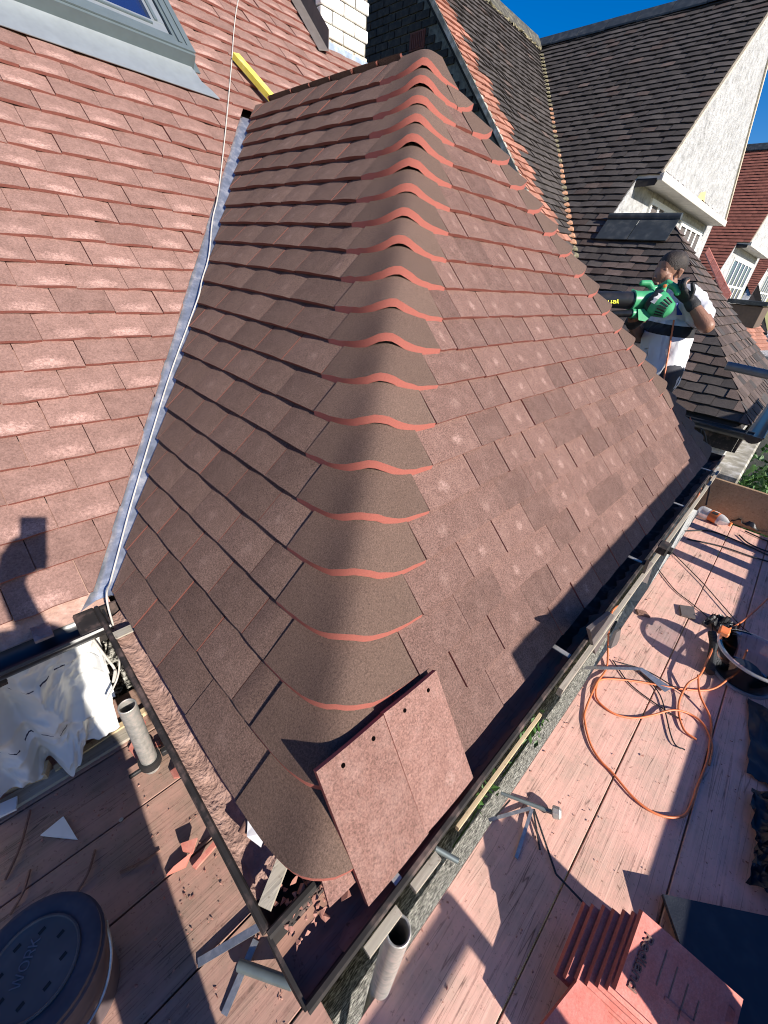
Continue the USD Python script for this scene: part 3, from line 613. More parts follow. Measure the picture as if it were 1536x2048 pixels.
# ------------------------------------------------------------------ neighbour and far house: same plan, one bay further along
def valley_y(z): return 1.178 + z / 1.05
def terrace(dx, name, label, far):
    h = thing(name, label, 'house', base=(5.05 + dx, 1.2, 0), group=None)
    X0 = 4.35 + dx; T = (lambda r, z=9.: 'far_red_tile') if far else (lambda r, z=9.: 'old_brown_tile' if r.random() < (.07 if z > 1.6 else .45) else 'old_tile')
    r = np.random.default_rng(40 + int(dx)); wob = 0. if far else .035; jit = .001 if far else .0045; ln = .135
    SW = Slope((X0, 0, 0), (0, -1, 0), (.70711, 0, .70711), wob, 2); SMn = Slope((dx, 1.178, 0), (1, 0, 0), (0, .6896, .7241), wob, 3)
    tl = []
    wing, mainp = [], []
    for k in range(61):
        v0 = .1 * k; z = v0 * .70711; yl = 1.93 if z > 2.03 else (2.17 if z > 1.47 or far else z - .08)
        if far and z < .2: continue
        hi_y = min(valley_y(z + .09), 5.4)
        for u0, u1 in columns(-hi_y, -yl, .0825 * (k % 2) + r.uniform(-.01, .01)):
            cl = [] 
            if z <= 1.47 and not far: cl.append((1.0, .70711, .083))
            cl.append((-1.0, -.6734, 1.19))
            mt = T(r, z)
            tl.append((tile_mesh(SW, u0, u1, v0, r, length=ln, t=.015, clips=cl if (u1 > -yl - .2 and z <= 1.47) or u0 < -hi_y + .2 else (), camber=.002, jit=jit, rough_edge=0 if far else .0015), mt))
    # front hip of the lower wing
    SHF = Slope((dx, -.08, 0), (1, 0, 0), (0, .70711, .70711), wob * .6, 4)
    for k in range(0 if far else 21):
        v0 = .1 * k; z = v0 * .70711
        for u0, u1 in columns(4.35 + z, 7.41 - z, .0825 * (k % 2) + r.uniform(-.01, .01)):
            tl.append((tile_mesh(SHF, u0, u1, v0, r, length=ln, t=.015, clips=[(-1.0, .70711, -4.347), (1.0, .70711, 7.413)] if u0 < 4.6 + z or u1 > 7.2 - z else (), camber=.002, jit=jit * .7, rough_edge=0 if far else .001), ('orange_tile' if far else ('old_brown_tile' if r.random() < .8 else 'old_tile'))))
    if not far:
        for k in range(9, 60):
            v0 = .1 * k; z = v0 * .7241
            for u0, u1 in columns(5.03, 4.35 + z + .09, .0825 * (k % 2)):
                redd = u1 < 5.42 + .10 * meshkit.noise(np.array([0.3, v0 * 3, 1.0])) + (.12 if k % 3 == 0 else 0) - .09 * (k - 30) / 30
                tl.append((tile_mesh(SMn, u0, u1, v0, r, length=ln, t=.015, clips=[(1.0, -.7241, 4.362)] if u1 > 4.35 + z - .15 else (), camber=.002, jit=jit, rough_edge=.0015), 'orange_tile' if redd else T(r)))
    place_tiles(h, tl, limit=0 if far else 300, name='old_tile', stuff='roof_tiles')
    # decks
    dk = lambda P: slab(np.array(P), (0, 0, -.06))
    ZR = 4.33
    part(h, 'wing_roof_deck', dk([[(X0, 1.1, -.045), (X0, 2.2 if far else -.05, -.045)], [(X0 + 1.5, 2.5, 1.455), (X0 + 1.5, 2.2, 1.455)], [(X0 + 2.04, 3.1, 1.99), (X0 + 2.04, 2.2, 1.99)], [(X0 + 2.06, 3.1, 2.01), (X0 + 2.06, 1.95, 2.01)], [(X0 + ZR, 5.3, ZR - .05), (X0 + ZR, 1.95, ZR - .05)]]), 'felt')
    if not far: part(h, 'hip_roof_deck', hull([(X0 + .03, -.05, -.05), (X0 + 3.03, -.05, -.05), (X0 + 1.53, 1.45, 1.45), (X0 + 1.53, 2.15, 1.45), (X0 + .03, 2.1, -.05), (X0 + 3.03, 2.1, -.05)]), 'felt')
    if not far:
        part(h, 'main_roof_deck', dk([[(5.06, valley_y(.7), .65), (5.06, 5.31, 4.28)], [(5.10, valley_y(.7), .65), (8.60, 5.31, 4.28)]]), 'felt')
    # ridges
    y = 1.86
    while y < 5.2:
        part(h, 'ridge_tile', cat_([slab(np.array([[(X0 + ZR + s * .17, y + t, ZR - .10 + .004 * math.sin(y * 9)), (X0 + ZR + s * .05, y + t, ZR + .035), (X0 + ZR, y + t, ZR + .055)][::-1 if s > 0 else 1] for t in (0, .44)]), (0, 0, -.02)) for s in (-1, 1)]), 'ridge_lead'); y += .447
    if not far:
        x = 4.98
        while x < 8.55:
            part(h, 'ridge_tile', cat_([slab(np.array([[(x + t, 5.31 + s * .19, 4.20), (x + t, 5.31 + s * .05, 4.37), (x + t, 5.31, 4.39)][::1 if s > 0 else -1] for t in (0, .44)]), (0, 0, -.02)) for s in (-1, 1)]), 'ridge_tile'); x += .447
        mt_ = [hull([p + np.array([r.normal(0, .03), r.normal(0, .012), r.normal(0, .012)]) for _ in range(7)]) for p in [np.array([xx, 5.31 - .2, 4.17 + r.normal(0, .01)]) for xx in np.arange(5.1, 8.5, .07)]]
        part(h, 'ridge_mortar', cat_(mt_), 'moss_mortar', kind='stuff')
        # swept valley tiles
        for k in range(10, 58, 1):
            z = .0706 * k; p = np.array([X0 + z, valley_y(z), z]); q = p + np.array([.0, -.05, .022])
            V_ = hull([p + np.array([-.055, .0, .016]), p + np.array([.02, -.05, .012]), p + np.array([-.045, .03, .034]), p + np.array([.05, .0, .06]), p + np.array([-.03, -.03, .030]), p + np.array([.07, .05, .075])])
            part(h, 'valley_tile', V_, 'valley_orange' if 17 < k < 44 and r.random() < .7 else 'moss_mortar')
    # white gable with its overhang, wall and windows below
    XA = X0 + ZR
    def gable_poly(x0, x1, zb, xa, za, yy0, yy1):
        P = [(x0, zb), (x1, zb), (xa, za)]; V = [(a, yy0, b) for a, b in P] + [(a, yy1, b) for a, b in P]
        return np.array(V), np.array([[0, 1, 2], [3, 5, 4], [0, 3, 1], [1, 3, 4], [1, 4, 2], [2, 4, 5], [2, 5, 0], [0, 5, 3]])
    g = part(h, 'gable', gable_poly(X0 + 2.12, X0 + 6.33, 2.07, XA, 4.26, 1.93, 2.2), 'white_render')
    part(g, 'verge_mortar', cat_([bar((X0 + 2.09, 1.925, 2.05), (XA, 1.925, 4.25), .03, .03, up=(0, 1, 0)), bar((X0 + 6.36, 1.925, 2.06), (XA, 1.925, 4.25), .04, .035, up=(0, 1, 0))]), 'buff_brick')
    part(g, 'soffit', bbox(X0 + 2.07, X0 + 6.3, 1.90, 2.2, 2.0, 2.066, .01), 'soffit')
    part(g, 'fascia_board', bbox(X0 + 2.05, X0 + 6.32, 1.88, 1.90, 1.99, 2.075, .004), 'soffit')
    if not far:
        e = [hull([np.array([xx, 1.92, 2.085]) + np.array([r.normal(0, .05), r.normal(0, .012), r.normal(0, .012)]) for _ in range(7)]) for xx in np.arange(X0 + 2.1, X0 + 5.6, .16)]
        part(g, 'broken_render', cat_(e), 'slate_grey', kind='stuff')
        c = [aty(*q, 1.925) for q in ((1393, 400), (1402, 385), (1412, 383), (1408, 410))]
        part(g, 'bare_patch', slab(np.array([[c[0], c[1]], [c[3], c[2]]]), (0, .02, 0)), 'ochre')
    wl = [(X0 + (.3 if far else 1.45), .27 if far else 1.42), (X0 + 2.1, 2.05), (X0 + 6.75, 2.05), (X0 + 6.75, .2), (X0 + (.3 if far else 1.45), .2)]
    V = np.array([(a, 2.17, b) for a, b in wl] + [(a, 2.4, b) for a, b in wl])
    F = [[0, 2, 1], [0, 3, 2], [0, 4, 3]] + [[5, 6, 7], [5, 7, 8], [5, 8, 9]] + [t for i in range(5) for t in ([i, (i + 1) % 5, 5 + (i + 1) % 5], [i, 5 + (i + 1) % 5, 5 + i])]
    part(h, 'wall', (V, np.array(F)), 'white_render')
    for wx0, wx1, wz0, wz1 in (((X0 + 2.78, X0 + 4.2, 1.25, 1.93), (X0 + 4.5, X0 + 6.1, 1.05, 1.88)) if not far else ((X0 + 2.5, X0 + 6.0, .75, 1.78),)):
        w = part(h, 'window', cat_([box(wx0, wx1, 2.14, 2.172, wz1 - .06, wz1), box(wx0, wx1, 2.13, 2.172, wz0 - .03, wz0 + .05), box(wx0, wx0 + .06, 2.14, 2.172, wz0 + .05, wz1 - .06), box(wx1 - .06, wx1, 2.14, 2.172, wz0 + .05, wz1 - .06)]), 'white_paint')
        n = 4 if not far else 5
        ws = (wx1 - wx0 - .12) / n
        for i in range(n):
            a = wx0 + .06 + i * ws
            part(w, 'pane', box(a + .04, a + ws - .04, 2.160, 2.168, wz0 + .05, wz1 - .06), 'sky_pane' if far else 'slate_grey')
            part(w, 'glazing_bar', box(a + ws - .04, a + ws + (.04 if i < n - 1 else 0), 2.145, 2.169, wz0 + .05, wz1 - .06), 'white_paint')
        part(w, 'glazing_bar', box(wx0 + .06, wx1 - .06, 2.148, 2.166, (wz0 * 1.25 + wz1 * .75) / 2, (wz0 * 1.25 + wz1 * .75) / 2 + .05), 'white_paint')
    # lead saddle over the ridge of the lower wing
    ys = (1.40, 1.80, 2.16)
    for i in range(0 if far else 2):
        part(h, 'ridge_lead', slab(np.array([[(X0 + 1.30, ys[i] + .004, 1.345), (X0 + 1.52, ys[i] + .004, 1.56)], [(X0 + 1.30, ys[i + 1] - .004, 1.345), (X0 + 1.52, ys[i + 1] - .004, 1.56)]]), (-.006, 0, .008)), 'ridge_lead')
    if not far: part(h, 'ridge_roll', tube([(X0 + 1.53, 1.40, 1.585), (X0 + 1.53, 2.16, 1.585)], .035, 10), 'ridge_lead', smooth=40)
    if not far:
        part(h, 'gutter', gutter((4.27, -.14, -.04), (4.27, 1.3, -.04), r=.06), 'black_plastic', smooth=40)
        part(h, 'gutter', gutter((4.205, -.145, -.04), (7.5, -.145, -.04), r=.06), 'black_plastic', smooth=40)
        part(h, 'fascia_board', box(4.34, 4.37, -.06, 1.3, -.24, -.07), 'dusty_black'); part(h, 'fascia_board', box(4.345, 7.4, -.085, -.062, -.24, -.07), 'dusty_black')
        part(h, 'lower_wall', box(4.40, 7.3, -.02, 2.1, -3.6, -.12), 'white_render')
        part(h, 'ledge', bbox(4.12, 7.0, -.21, .12, -.55, -.36, .015), 'coping')
        part(h, 'ledge', bbox(4.12, 4.6, .125, .8, -.55, -.37, .015), 'white_render')
    else:
        part(h, 'lower_wall', box(X0 + .1, X0 + 3.0, .0, 2.1, -3.6, -.12), 'white_render')
    return h
nb = terrace(0., 'neighbour_house', 'neighbouring house with old dark tiled roofs meeting in a valley and a white gable', False)
# brick flank wall of the neighbour, facing the gap
core = slab(np.array([[(5.085, 1.9, .3), (5.085, 1.9, 1.278 + 1.05 * (1.9 - 2.394) - .08)], [(5.085, 5.3, .3), (5.085, 5.3, 1.278 + 1.05 * (5.3 - 2.394) - .08)]]), (.2, 0, 0))
fw = part(nb, 'flank_wall', core, 'brick_mortar')
rb = np.random.default_rng(22)
for r in range(52):
    z = .9 + r * .0755; y = 2.0 + (.113 if r % 2 else 0)
    while y < 5.75:
        if 1.278 + 1.05 * (y - 2.394) - .05 > z + .09 and y > 3.3 and 2.2 < z < 4.3:
            part(fw, 'brick', bbox(5.07 - rb.uniform(0, .005), 5.12, y, y + .215, z, z + .066, .004), 'dark_brick')
        y += .225
part(nb, 'air_vent', cat_([box(5.055, 5.07, 4.62, 4.86, 3.14, 3.30)] + [box(5.046, 5.055, 4.64 + .03 * i, 4.652 + .03 * i, 3.155, 3.285) for i in range(7)]), 'terracotta')
part(nb, 'verge_mortar', bar((5.05, 2.0, 1.278 + 1.05 * (2.0 - 2.394) - .03), (5.05, 5.3, 1.278 + 1.05 * (5.3 - 2.394) - .03), .05, .05), 'coping')
fh2 = terrace(15.7, 'far_house', 'red tiled roof of the last house, just showing beyond the small far gable', True)
fh = terrace(7.85, 'far_house', 'farthest house at right with red tiled roof and small white gable', True)
p0, p1 = atx(1417, 497, 12.2), atx(1462, 590, 11.4)
for i in range(4):
    a, b_ = p0 + (p1 - p0) * i / 4, p0 + (p1 - p0) * (i + .96) / 4
    d = unit(p1 - p0)
    part(fh, 'hip_tile', slab(np.array([[t + np.array([-.13, 0, -.09 - .01 * i]), t + np.array([-.03, 0, .02]), t + np.array([.03, 0, .02]), t + np.array([.13, 0, -.09])] for t in (a, b_)]), (0, 0, -.03)), 'orange_tile' if False else 'red_clay')
pc = atx(1490, 603, 11.6)
part(fh, 'boxed_eave', cat_([bbox(pc[0] - .1, pc[0] + 1.0, pc[1] - .35, pc[1] + .35, pc[2] - .45, pc[2] - .06, .01)]), 'brown_box')
part(fh, 'boxed_eave_top', bbox(pc[0] - .15, pc[0] + 1.05, pc[1] - .4, pc[1] + .4, pc[2] - .05, pc[2] + .03, .01), 'ridge_lead')

lo_ = atd(1470, 705, 9.0); SLR = Slope(lo_, (1, -.25, 0), (.17, .66, .73)); part(fh, 'low_roof', cat_([t for t in (tile_mesh(SLR, u * .165 + (.08 if k % 2 else 0), u * .165 + .163 + (.08 if k % 2 else 0), .1 * k, rb, length=.135, t=.015) for k in range(11) for u in range(-3, 12)) if t]), 'orange_tile', kind='stuff')
# ------------------------------------------------------------------ scaffold decks
rd = np.random.default_rng(31)
DZ = -.6
edges = [-.085, -.316, -.541, -.766, -.991, -1.216]
names = ['scaffold board beside the front gutter, pink with dust, nearest the wall', 'second dusty scaffold board out from the front gutter, cracked along its grain', 'third scaffold board from the front gutter, half in shade', 'fourth scaffold board from the front gutter, wholly in shade', 'outermost scaffold board under the guard rail']
for i in range(5):
    a, b_ = edges[i], edges[i + 1]
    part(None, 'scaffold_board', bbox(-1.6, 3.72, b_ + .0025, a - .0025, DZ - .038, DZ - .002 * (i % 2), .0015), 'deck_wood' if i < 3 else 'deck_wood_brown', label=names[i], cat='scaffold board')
le = [1.135, .919, .694, .469, .244, .019, -.077]
ln = ['scaffold board under the hanging white membrane, against the wall', 'scaffold board running below the upright grey tube end at left', 'third board from the wall on the left deck, under the white tile offcut', 'board on the left deck carrying the broken red tile pieces', 'board on the left deck beside the round lidded bucket', 'narrow board end under the gutter corner at the bottom']
for i in range(6):
    a, b_ = le[i], le[i + 1]
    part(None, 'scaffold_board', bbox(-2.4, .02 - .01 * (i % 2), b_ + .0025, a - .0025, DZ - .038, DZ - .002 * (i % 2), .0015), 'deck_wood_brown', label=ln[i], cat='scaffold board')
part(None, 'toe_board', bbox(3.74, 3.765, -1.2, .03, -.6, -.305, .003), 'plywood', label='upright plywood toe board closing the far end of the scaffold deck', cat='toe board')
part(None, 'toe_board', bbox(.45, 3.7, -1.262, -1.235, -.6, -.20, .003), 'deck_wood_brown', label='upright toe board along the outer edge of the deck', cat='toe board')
part(None, 'guard_rail', bbox(.62, 5.2, -1.30, -1.265, .665, .765, .003), 'deck_wood', label='guard rail board along the outer edge of the scaffold', cat='guard rail')
part(None, 'sheet_board', hull([(2.62, -1.304, .70), (3.9, -1.304, .70), (2.80, -1.304, 1.36), (3.9, -1.304, 1.36), (2.62, -1.316, .70), (3.9, -1.316, .70), (2.80, -1.316, 1.36), (3.9, -1.316, 1.36)]), 'plywood', label='plywood sheet tied up above the guard rail near its far end', cat='plywood sheet')
part(None, 'mid_rail', tube([(-1.4, -1.29, .01), (.36, -1.29, .01)], .024, 12), 'galvanised', smooth=40, label='galvanised mid rail tube at the near end of the scaffold', cat='scaffold tube')
for i, (x, w) in enumerate(((.335, .026), (2.87, .05), (3.11, .05), (3.4, .05))):
    part(None, 'scaffold_post', tube([(x, -1.335, -3.6), (x, -1.335, .06)], .024, 12) if i == 0 else bbox(x - w, x + w, -1.34, -1.305, -.6, 1.0), 'galvanised' if i == 0 else 'deck_wood', smooth=40 if i == 0 else False, label=['galvanised scaffold standard behind the camera end of the rail', 'first upright board of the guard rail at the far end', 'middle upright board of the guard rail at the far end', 'last upright board of the guard rail at the far end'][i], cat='scaffold post')

# ------------------------------------------------------------------ the two loose tiles leaning over the corner
def solid_tile(c, up, right, n, w=.158, h=.252, t=.011, holes=True, num=10):
    """Flat tile lying with its face along n. c: tail-left corner of the face."""
    c, up, right, n = np.asarray(c, float), unit(up), unit(right), unit(n); V, F, S = [], [], []
    us, vs = np.linspace(0, w, 6), np.linspace(0, h, 7); cm = lambda u: .002 * (1 - ((u - w / 2) / (w / 2)) ** 2)
    P = np.array([[c + right * u + up * v + n * cm(u) for v in vs] for u in us])
    f, q = grid(P); V += list(f); F += [[a, b, d] for a, b, _, d in q] + [[b, e, d] for _, b, e, d in q]; S += [(num + .02 + .96 * u / w, v / .1) for u in us for v in vs]
    r = [P[0, j] for j in range(7)] + [P[i, 6] for i in range(1, 6)] + [P[5, j] for j in range(5, -1, -1)] + [P[i, 0] for i in range(4, 0, -1)]
    k = len(r)
    for i in range(k):
        o = len(V); a, b = r[i], r[(i + 1) % k]; V += [a, b, a - n * t, b - n * t]; S += [(num + .5, -1)] * 4; F += [[o, o + 2, o + 1], [o + 1, o + 2, o + 3]]
    V, F = np.array(V), np.array(F)
    o = F[0]; nn = np.cross(V[o[1]] - V[o[0]], V[o[2]] - V[o[0]])
    if np.dot(nn, n) < 0: F = F[:, ::-1]
    return V, F, np.array(S)
def pull(p, s=.952): return CP + s * (np.asarray(p, float) - CP)
for i, lab in enumerate(('loose red brown tile at the corner, its edge beside the lowest bonnet', 'loose red brown tile to the right of its twin, over the front gutter')):
    tlc, trc, blc = (pull(t, .93) + np.array([.1475, -.002, .0015]) * i for t in ((.101, .129, .119), (.266, .125, .117), (.094, -.032, -.091)))
    if i: tlc = tlc + np.array([.004, 0, .004])
    up, ri = tlc - blc, trc - tlc; n = unit(np.cross(unit(ri), unit(up)))
    lt = thing('loose_roof_tile', lab, 'roof tile', base=blc)
    part(lt, 'face', solid_tile(blc, up, ri, n, w=.153, h=.247, num=14 + 20 * i), 'loose_tile')
    for u in (.045, .115):
        c = blc + unit(ri) * u + unit(up) * .225 + n * .0005
        part(lt, 'nail_hole', lathe([(0, .0016), (.0042, .0016), (.005, -.004)], c, 10, n), 'hole')

# undercourse pieces and scraps showing at the open corner
ec = np.random.default_rng(61)
part(None, 'undereave_tile', solid_tile((.03, .0, -.012), (.15, .62, .5), (1, -.1, .1), (-.1, -.6, .6), w=.085, h=.1, num=30), 'loose_tile', label='cut undereave tile poking out below the lowest bonnet', cat='roof tile')
part(None, 'paper_scrap', slab(np.array([[(.0, .205, -.012), (.015, .225, .004)], [(-.018, .18, -.02), (.014, .175, .002)], [(-.008, .148, -.018), (.008, .155, .0)]]), (0, .001, -.001)), 'paper_white', label='torn white paper scrap in the side gutter beside the lowest bonnet', cat='paper scrap')
part(None, 'tube_offcut', tube([(-.02, .195, -.035), (.02, .21, -.02)], [.011, .011], 12), 'brown_timber', smooth=40, label='short dark ring of pipe lying in the side gutter by the paper scrap', cat='pipe offcut')
part(None, 'timber_offcut', bar((-.045, .075, -.024), (.03, .115, -.012), .022, .012), 'grey_timber', label='short grey timber offcut across the side gutter near the corner', cat='timber offcut')

# ------------------------------------------------------------------ left deck: membrane, timbers, scraps, bucket
rm_ = np.random.default_rng(71)
nx, nv = 150, 90
U_ = np.linspace(0, 1, nx); V_ = np.linspace(0, 1, nv); UU, VV = np.meshgrid(U_, V_, indexing='ij')
q = np.stack([UU * 5, VV * 2.2, UU * 0], -1)
rdg = lambda f, sd: 1 - 2 * np.abs(meshkit.fbm(q * f + sd, 3, int(sd)) - .5)
R1, R2 = rdg(1.1, 3.), rdg(2.6, 8.)
loose = np.clip((UU - .50) * 2.4, 0, 1)                                 # bunched up toward the corner
R3 = rdg(6.5, 14.)
foldx = (.020 + .055 * loose) * (R1 ** 3 - .35) * np.sqrt(VV) * 1.7 + .026 * (R2 ** 4 - .25) * VV + .009 * (R3 ** 3 - .3) * (.4 + loose)
tuck = .11 * np.exp(-((UU - .70 - .05 * VV) / .035) ** 2) * VV ** .6
px_ = -.95 + .885 * UU + .035 * loose * (meshkit.noise(q * 1.7 + 7) - .5) * VV - .05 * loose * VV
py_ = 1.02 - .02 * VV - .05 * np.clip(VV - .75, 0, 1) - foldx - .05 * loose * VV + tuck
pz_ = -.085 - (.40 + .10 * meshkit.noise(np.stack([UU * 7 + 2, UU * 0, UU * 0], -1)) - .10 * np.clip((UU - .80) * 5, 0, 1)) * VV + .02 * loose * (R2 - .5)
P = np.stack([px_, py_, pz_], -1)
Vm, Fm = slab(P[:, ::-1], (0, .0012, .0006))
st = np.stack([UU[:, ::-1].ravel(), VV[:, ::-1].ravel()], -1); st = np.vstack([st, st])
part(None, 'roofing_membrane', (Vm, Fm if Fm.shape[1] == 3 else np.vstack([Fm[:, [0, 1, 2]], Fm[:, [0, 2, 3]]]), st), 'printed_membrane', label='crumpled pale grey roofing membrane with dashed print hanging below the main gutter', cat='membrane')
def deckpt(px, py, h=.003): return atz(px, py, DZ + h)
def flat_piece(pix, t, h=.003, lift=None):
    b = [deckpt(*p, h) for p in pix]; lift = lift or [0] * len(b)
    return hull([p + np.array([0, 0, l]) for p, l in zip(b, lift)] + [p + np.array([0, 0, t + l]) for p, l in zip(b, lift)])
part(None, 'timber_batten', bar(deckpt(-150, 1618, .022), deckpt(98, 1540, .022), .045, .04), 'pale_timber', label='pale sawn timber block lying on the left deck at the frame edge', cat='timber batten')
part(None, 'timber_lath', bar(deckpt(-60, 1655, .008), deckpt(262, 1462, .008), .05, .014), 'grey_timber', label='long flat grey lath lying along the left deck below the membrane', cat='timber lath')
part(None, 'timber_batten', bar(deckpt(110, 1540, .012), deckpt(300, 1416, .012), .022, .02), 'pale_timber', label='thin yellow batten lying behind the lath toward the gutter', cat='timber batten')
part(None, 'plastic_strip', bar(deckpt(-30, 1635, .026), deckpt(34, 1606, .026), .04, .008), 'white_pvc', label='short ribbed white plastic strip at the left frame edge', cat='plastic strip')
part(None, 'slate_offcut', flat_piece([(82, 1672), (128, 1634), (156, 1680)], .006), 'white_paint', label='white triangular offcut lying alone on the shaded left deck', cat='offcut')
for i, (pix, l, lab) in enumerate(((((258, 1500), (280, 1530), (296, 1455), (290, 1450)), [0, 0, .03, .03], 'pointed red tile shard leaning below the upright tube end'),
                                   (((334, 1752), (350, 1738), (385, 1712), (372, 1735)), [0, .01, .015, 0], 'long red tile splinter lying on the left deck'),
                                   (((365, 1695), (398, 1685), (388, 1714), (368, 1708)), [.02, .025, .02, .015], 'small upright chip of red tile behind the long splinter'),
                                   (((385, 1735), (430, 1690), (436, 1698), (392, 1740)), [0, .02, .02, 0], 'straight red tile strip beside the side gutter'),
                                   (((303, 1490), (318, 1484), (322, 1492), (306, 1497)), None, 'tiny pink tile chip near the upright tube end'),
                                   (((341, 1545), (356, 1542), (362, 1562), (348, 1558)), [0, .02, .02, 0], 'pink tile corner propped against the side gutter'))):
    part(None, 'tile_shard', flat_piece(pix, .009, .003, l), 'red_clay', label=lab, cat='tile shard')
part(None, 'screw', lathe([(0, .006), (.006, .006), (.006, .002), (.003, 0), (.003, -.002)], deckpt(243, 1641, .006), 10), 'steel', label='bright screw head in the middle of the left deck', cat='screw')
tb = thing('scaffold_tube', 'dusty upright scaffold tube with an open end beside the hanging membrane', 'scaffold tube', base=(-.085, .79, -.6))
def open_tube(c, z0, z1, r=.0242, th=.004, n=24): return lathe([(r, z0), (r, z1), (r - th * .4, z1 + .0015), (r - th, z1), (r - th, z0 + .02), (0, z0 + .02)], c, n)
part(tb, 'tube', open_tube((-.085, .79, 0), -.6, -.262), 'galvanised', smooth=40)
part(tb, 'coupler_ring', cat_([lathe([(.0245, -.575), (.033, -.575), (.033, -.545), (.0245, -.545)], (-.085, .79, 0), 20), bbox(-.05, -.03, .78, .80, -.575, -.55, .003), bbox(-.15, -.115, .775, .785, -.57, -.556, .002)]), 'black_rubber', smooth=40)
tb = thing('scaffold_tube', 'upright galvanised scaffold tube with an open end outside the gutter corner', 'scaffold tube', base=(.132, -.078, -3.6))
part(tb, 'tube', open_tube((.128, -.0835, 0), -3.6, -.165), 'galvanised', smooth=40)
# bucket with a lid, mostly shaded
bc = atz(66, 1935, -.34); KB = .84; bk = thing('bucket', 'dusty plastic bucket with a round slotted grey lid in the shaded corner', 'bucket', base=(bc[0], bc[1], -.6))
B0 = np.array([bc[0], bc[1], 0])
part(bk, 'tub', lathe([(KB * r_, -.6 + (z_ + .6) * .87) for r_, z_ in [(0, -.6), (.105, -.6), (.128, -.335), (.139, -.333), (.139, -.318), (.132, -.315)]], B0, 40), 'tub_plastic', smooth=40)
part(bk, 'rim', lathe([(KB * r_, -.6 + (z_ + .6) * .87) for r_, z_ in [(.132, -.33), (.134, -.300), (.122, -.296), (.098, -.300), (.090, -.303)]], B0, 40), 'tub_plastic', smooth=40)
ld = part(bk, 'lid', lathe([(KB * r_, -.6 + (z_ + .6) * .87) for r_, z_ in [(.0, -.299), (.086, -.299), (.0885, -.296), (.092, -.297), (.092, -.305)]], B0, 40), 'tub_lid', smooth=40)
for k in range(8):
    a = k * math.pi / 4 + .3; part(ld, 'vent_slot', obox(B0 + np.array([.052 * math.cos(a) - .006, .052 * math.sin(a) - .003, -.33795]), (.012, .004, 0), (-.002, .006, 0), (0, 0, .0006)), 'felt')
ex, ey = unit([.62, .78, 0]), unit([-.78, .62, 0])
def lay_text(s, h, o, ex, ey, d=.0012, length=None, bold=False):
    t = meshkit.text_mesh(s, h, d, bold); V = np.array(t.vertices)
    if length: V[:, 0] *= length / V[:, 0].max()
    return np.asarray(o) + V[:, :1] * ex + V[:, 1:2] * ey + V[:, 2:] * np.cross(ex, ey), np.array(t.faces)
part(ld, 'lettering', lay_text('WORK', .017, B0 + np.array([0, 0, -.33795]) - ex * .029 + ey * .008, ex, ey), 'tub_text')
part(bk, 'handle', tube(smooth_path([B0 + np.array([KB * .138 * math.cos(a), KB * .138 * math.sin(a), -.37 - .09 * math.sin(max(0, a - 3.6) * 1.2)]) for a in np.linspace(3.6, 6.2, 8)], 4), .003, 6), 'steel', smooth=40)
part(None, 'steel_strap', bar(deckpt(396, 1926, .004), deckpt(524, 1850, .03), .018, .003), 'steel', label='flat steel strap lying on the deck left of the gutter corner', cat='steel strap')
part(None, 'steel_strap', bar(deckpt(448, 2030, .004), deckpt(512, 1880, .012), .016, .003), 'steel', label='flat steel strap pointing to the bottom edge below the gutter corner', cat='steel strap')
part(None, 'black_tube', tube([deckpt(478, 1930, .02), deckpt(585, 1968, .05)], .012, 10), 'grey_steel', smooth=40, label='short dark tube lying under the gutter corner', cat='tube')
for i, (a, b_) in enumerate((((60, 1620), (10, 1760)), ((190, 1700), (150, 1790)), ((240, 1745), (320, 1700)), ((20, 1830), (60, 1740)))):
    part(None, 'twig', tube(smooth_path([deckpt(*a, .005), deckpt((a[0] + b_[0]) / 2 + 6, (a[1] + b_[1]) / 2, .012), deckpt(*b_, .004)], 5), .0035, 5), 'brown_timber', label=['thin dark twig at the left edge of the shaded deck', 'short twig below the white offcut', 'curved pale twig in the middle of the left deck', 'twig end beside the bucket rim'][i], cat='twig')

# ------------------------------------------------------------------ right deck: cables, hammer, scraps
def deck_path(pix, h=.006): return smooth_path([deckpt(p[0], p[1], h if len(p) < 3 else p[2]) for p in pix], 6)
oc1 = [(1560, 1175, .03), (1490, 1239, .02), (1440, 1269, .03), (1420, 1310, .05), (1400, 1350, .05), (1376, 1367, .03), (1359, 1400), (1358, 1430), (1369, 1461), (1393, 1479)]
oc2 = [(1494, 1300, .06), (1484, 1323, .05), (1457, 1357, .03), (1416, 1380), (1343, 1375), (1275, 1363), (1208, 1358), (1193, 1373), (1195, 1400), (1228, 1427), (1269, 1436), (1306, 1430), (1346, 1420, .02), (1380, 1428), (1408, 1450), (1424, 1490), (1418, 1530)]
oc3 = [(1216, 1290, .03), (1213, 1336), (1193, 1367, .02), (1171, 1420), (1170, 1447), (1181, 1488), (1200, 1520), (1225, 1546), (1272, 1600), (1319, 1630), (1366, 1632), (1386, 1600), (1393, 1577), (1413, 1526), (1420, 1487), (1422, 1440), (1400, 1390, .03), (1396, 1350, .05)]
cb = thing('extension_cable', 'orange extension cable looping over the pink scaffold boards', 'cable', base=(1.3, -.25, -.6))
for p in (oc1, oc2, oc3): part(cb, 'cable_loop', tube(deck_path(p, .007), .0042, 7), 'orange_cable', smooth=60)
run = [deckpt(1216, 1290, .03), np.array([1.45, -.05, -.25]), aty(1262, 1190, -.065), aty(1330, 1085, -.062), aty(1392, 1000, -.06), atx(1404, 965, 3.30), atx(1408, 915, 3.32), atx(1388, 860, 3.3), atx(1380, 835, 3.32)]
part(cb, 'cable_run', tube(smooth_path(run, 8), .0042, 7), 'orange_cable', smooth=60)
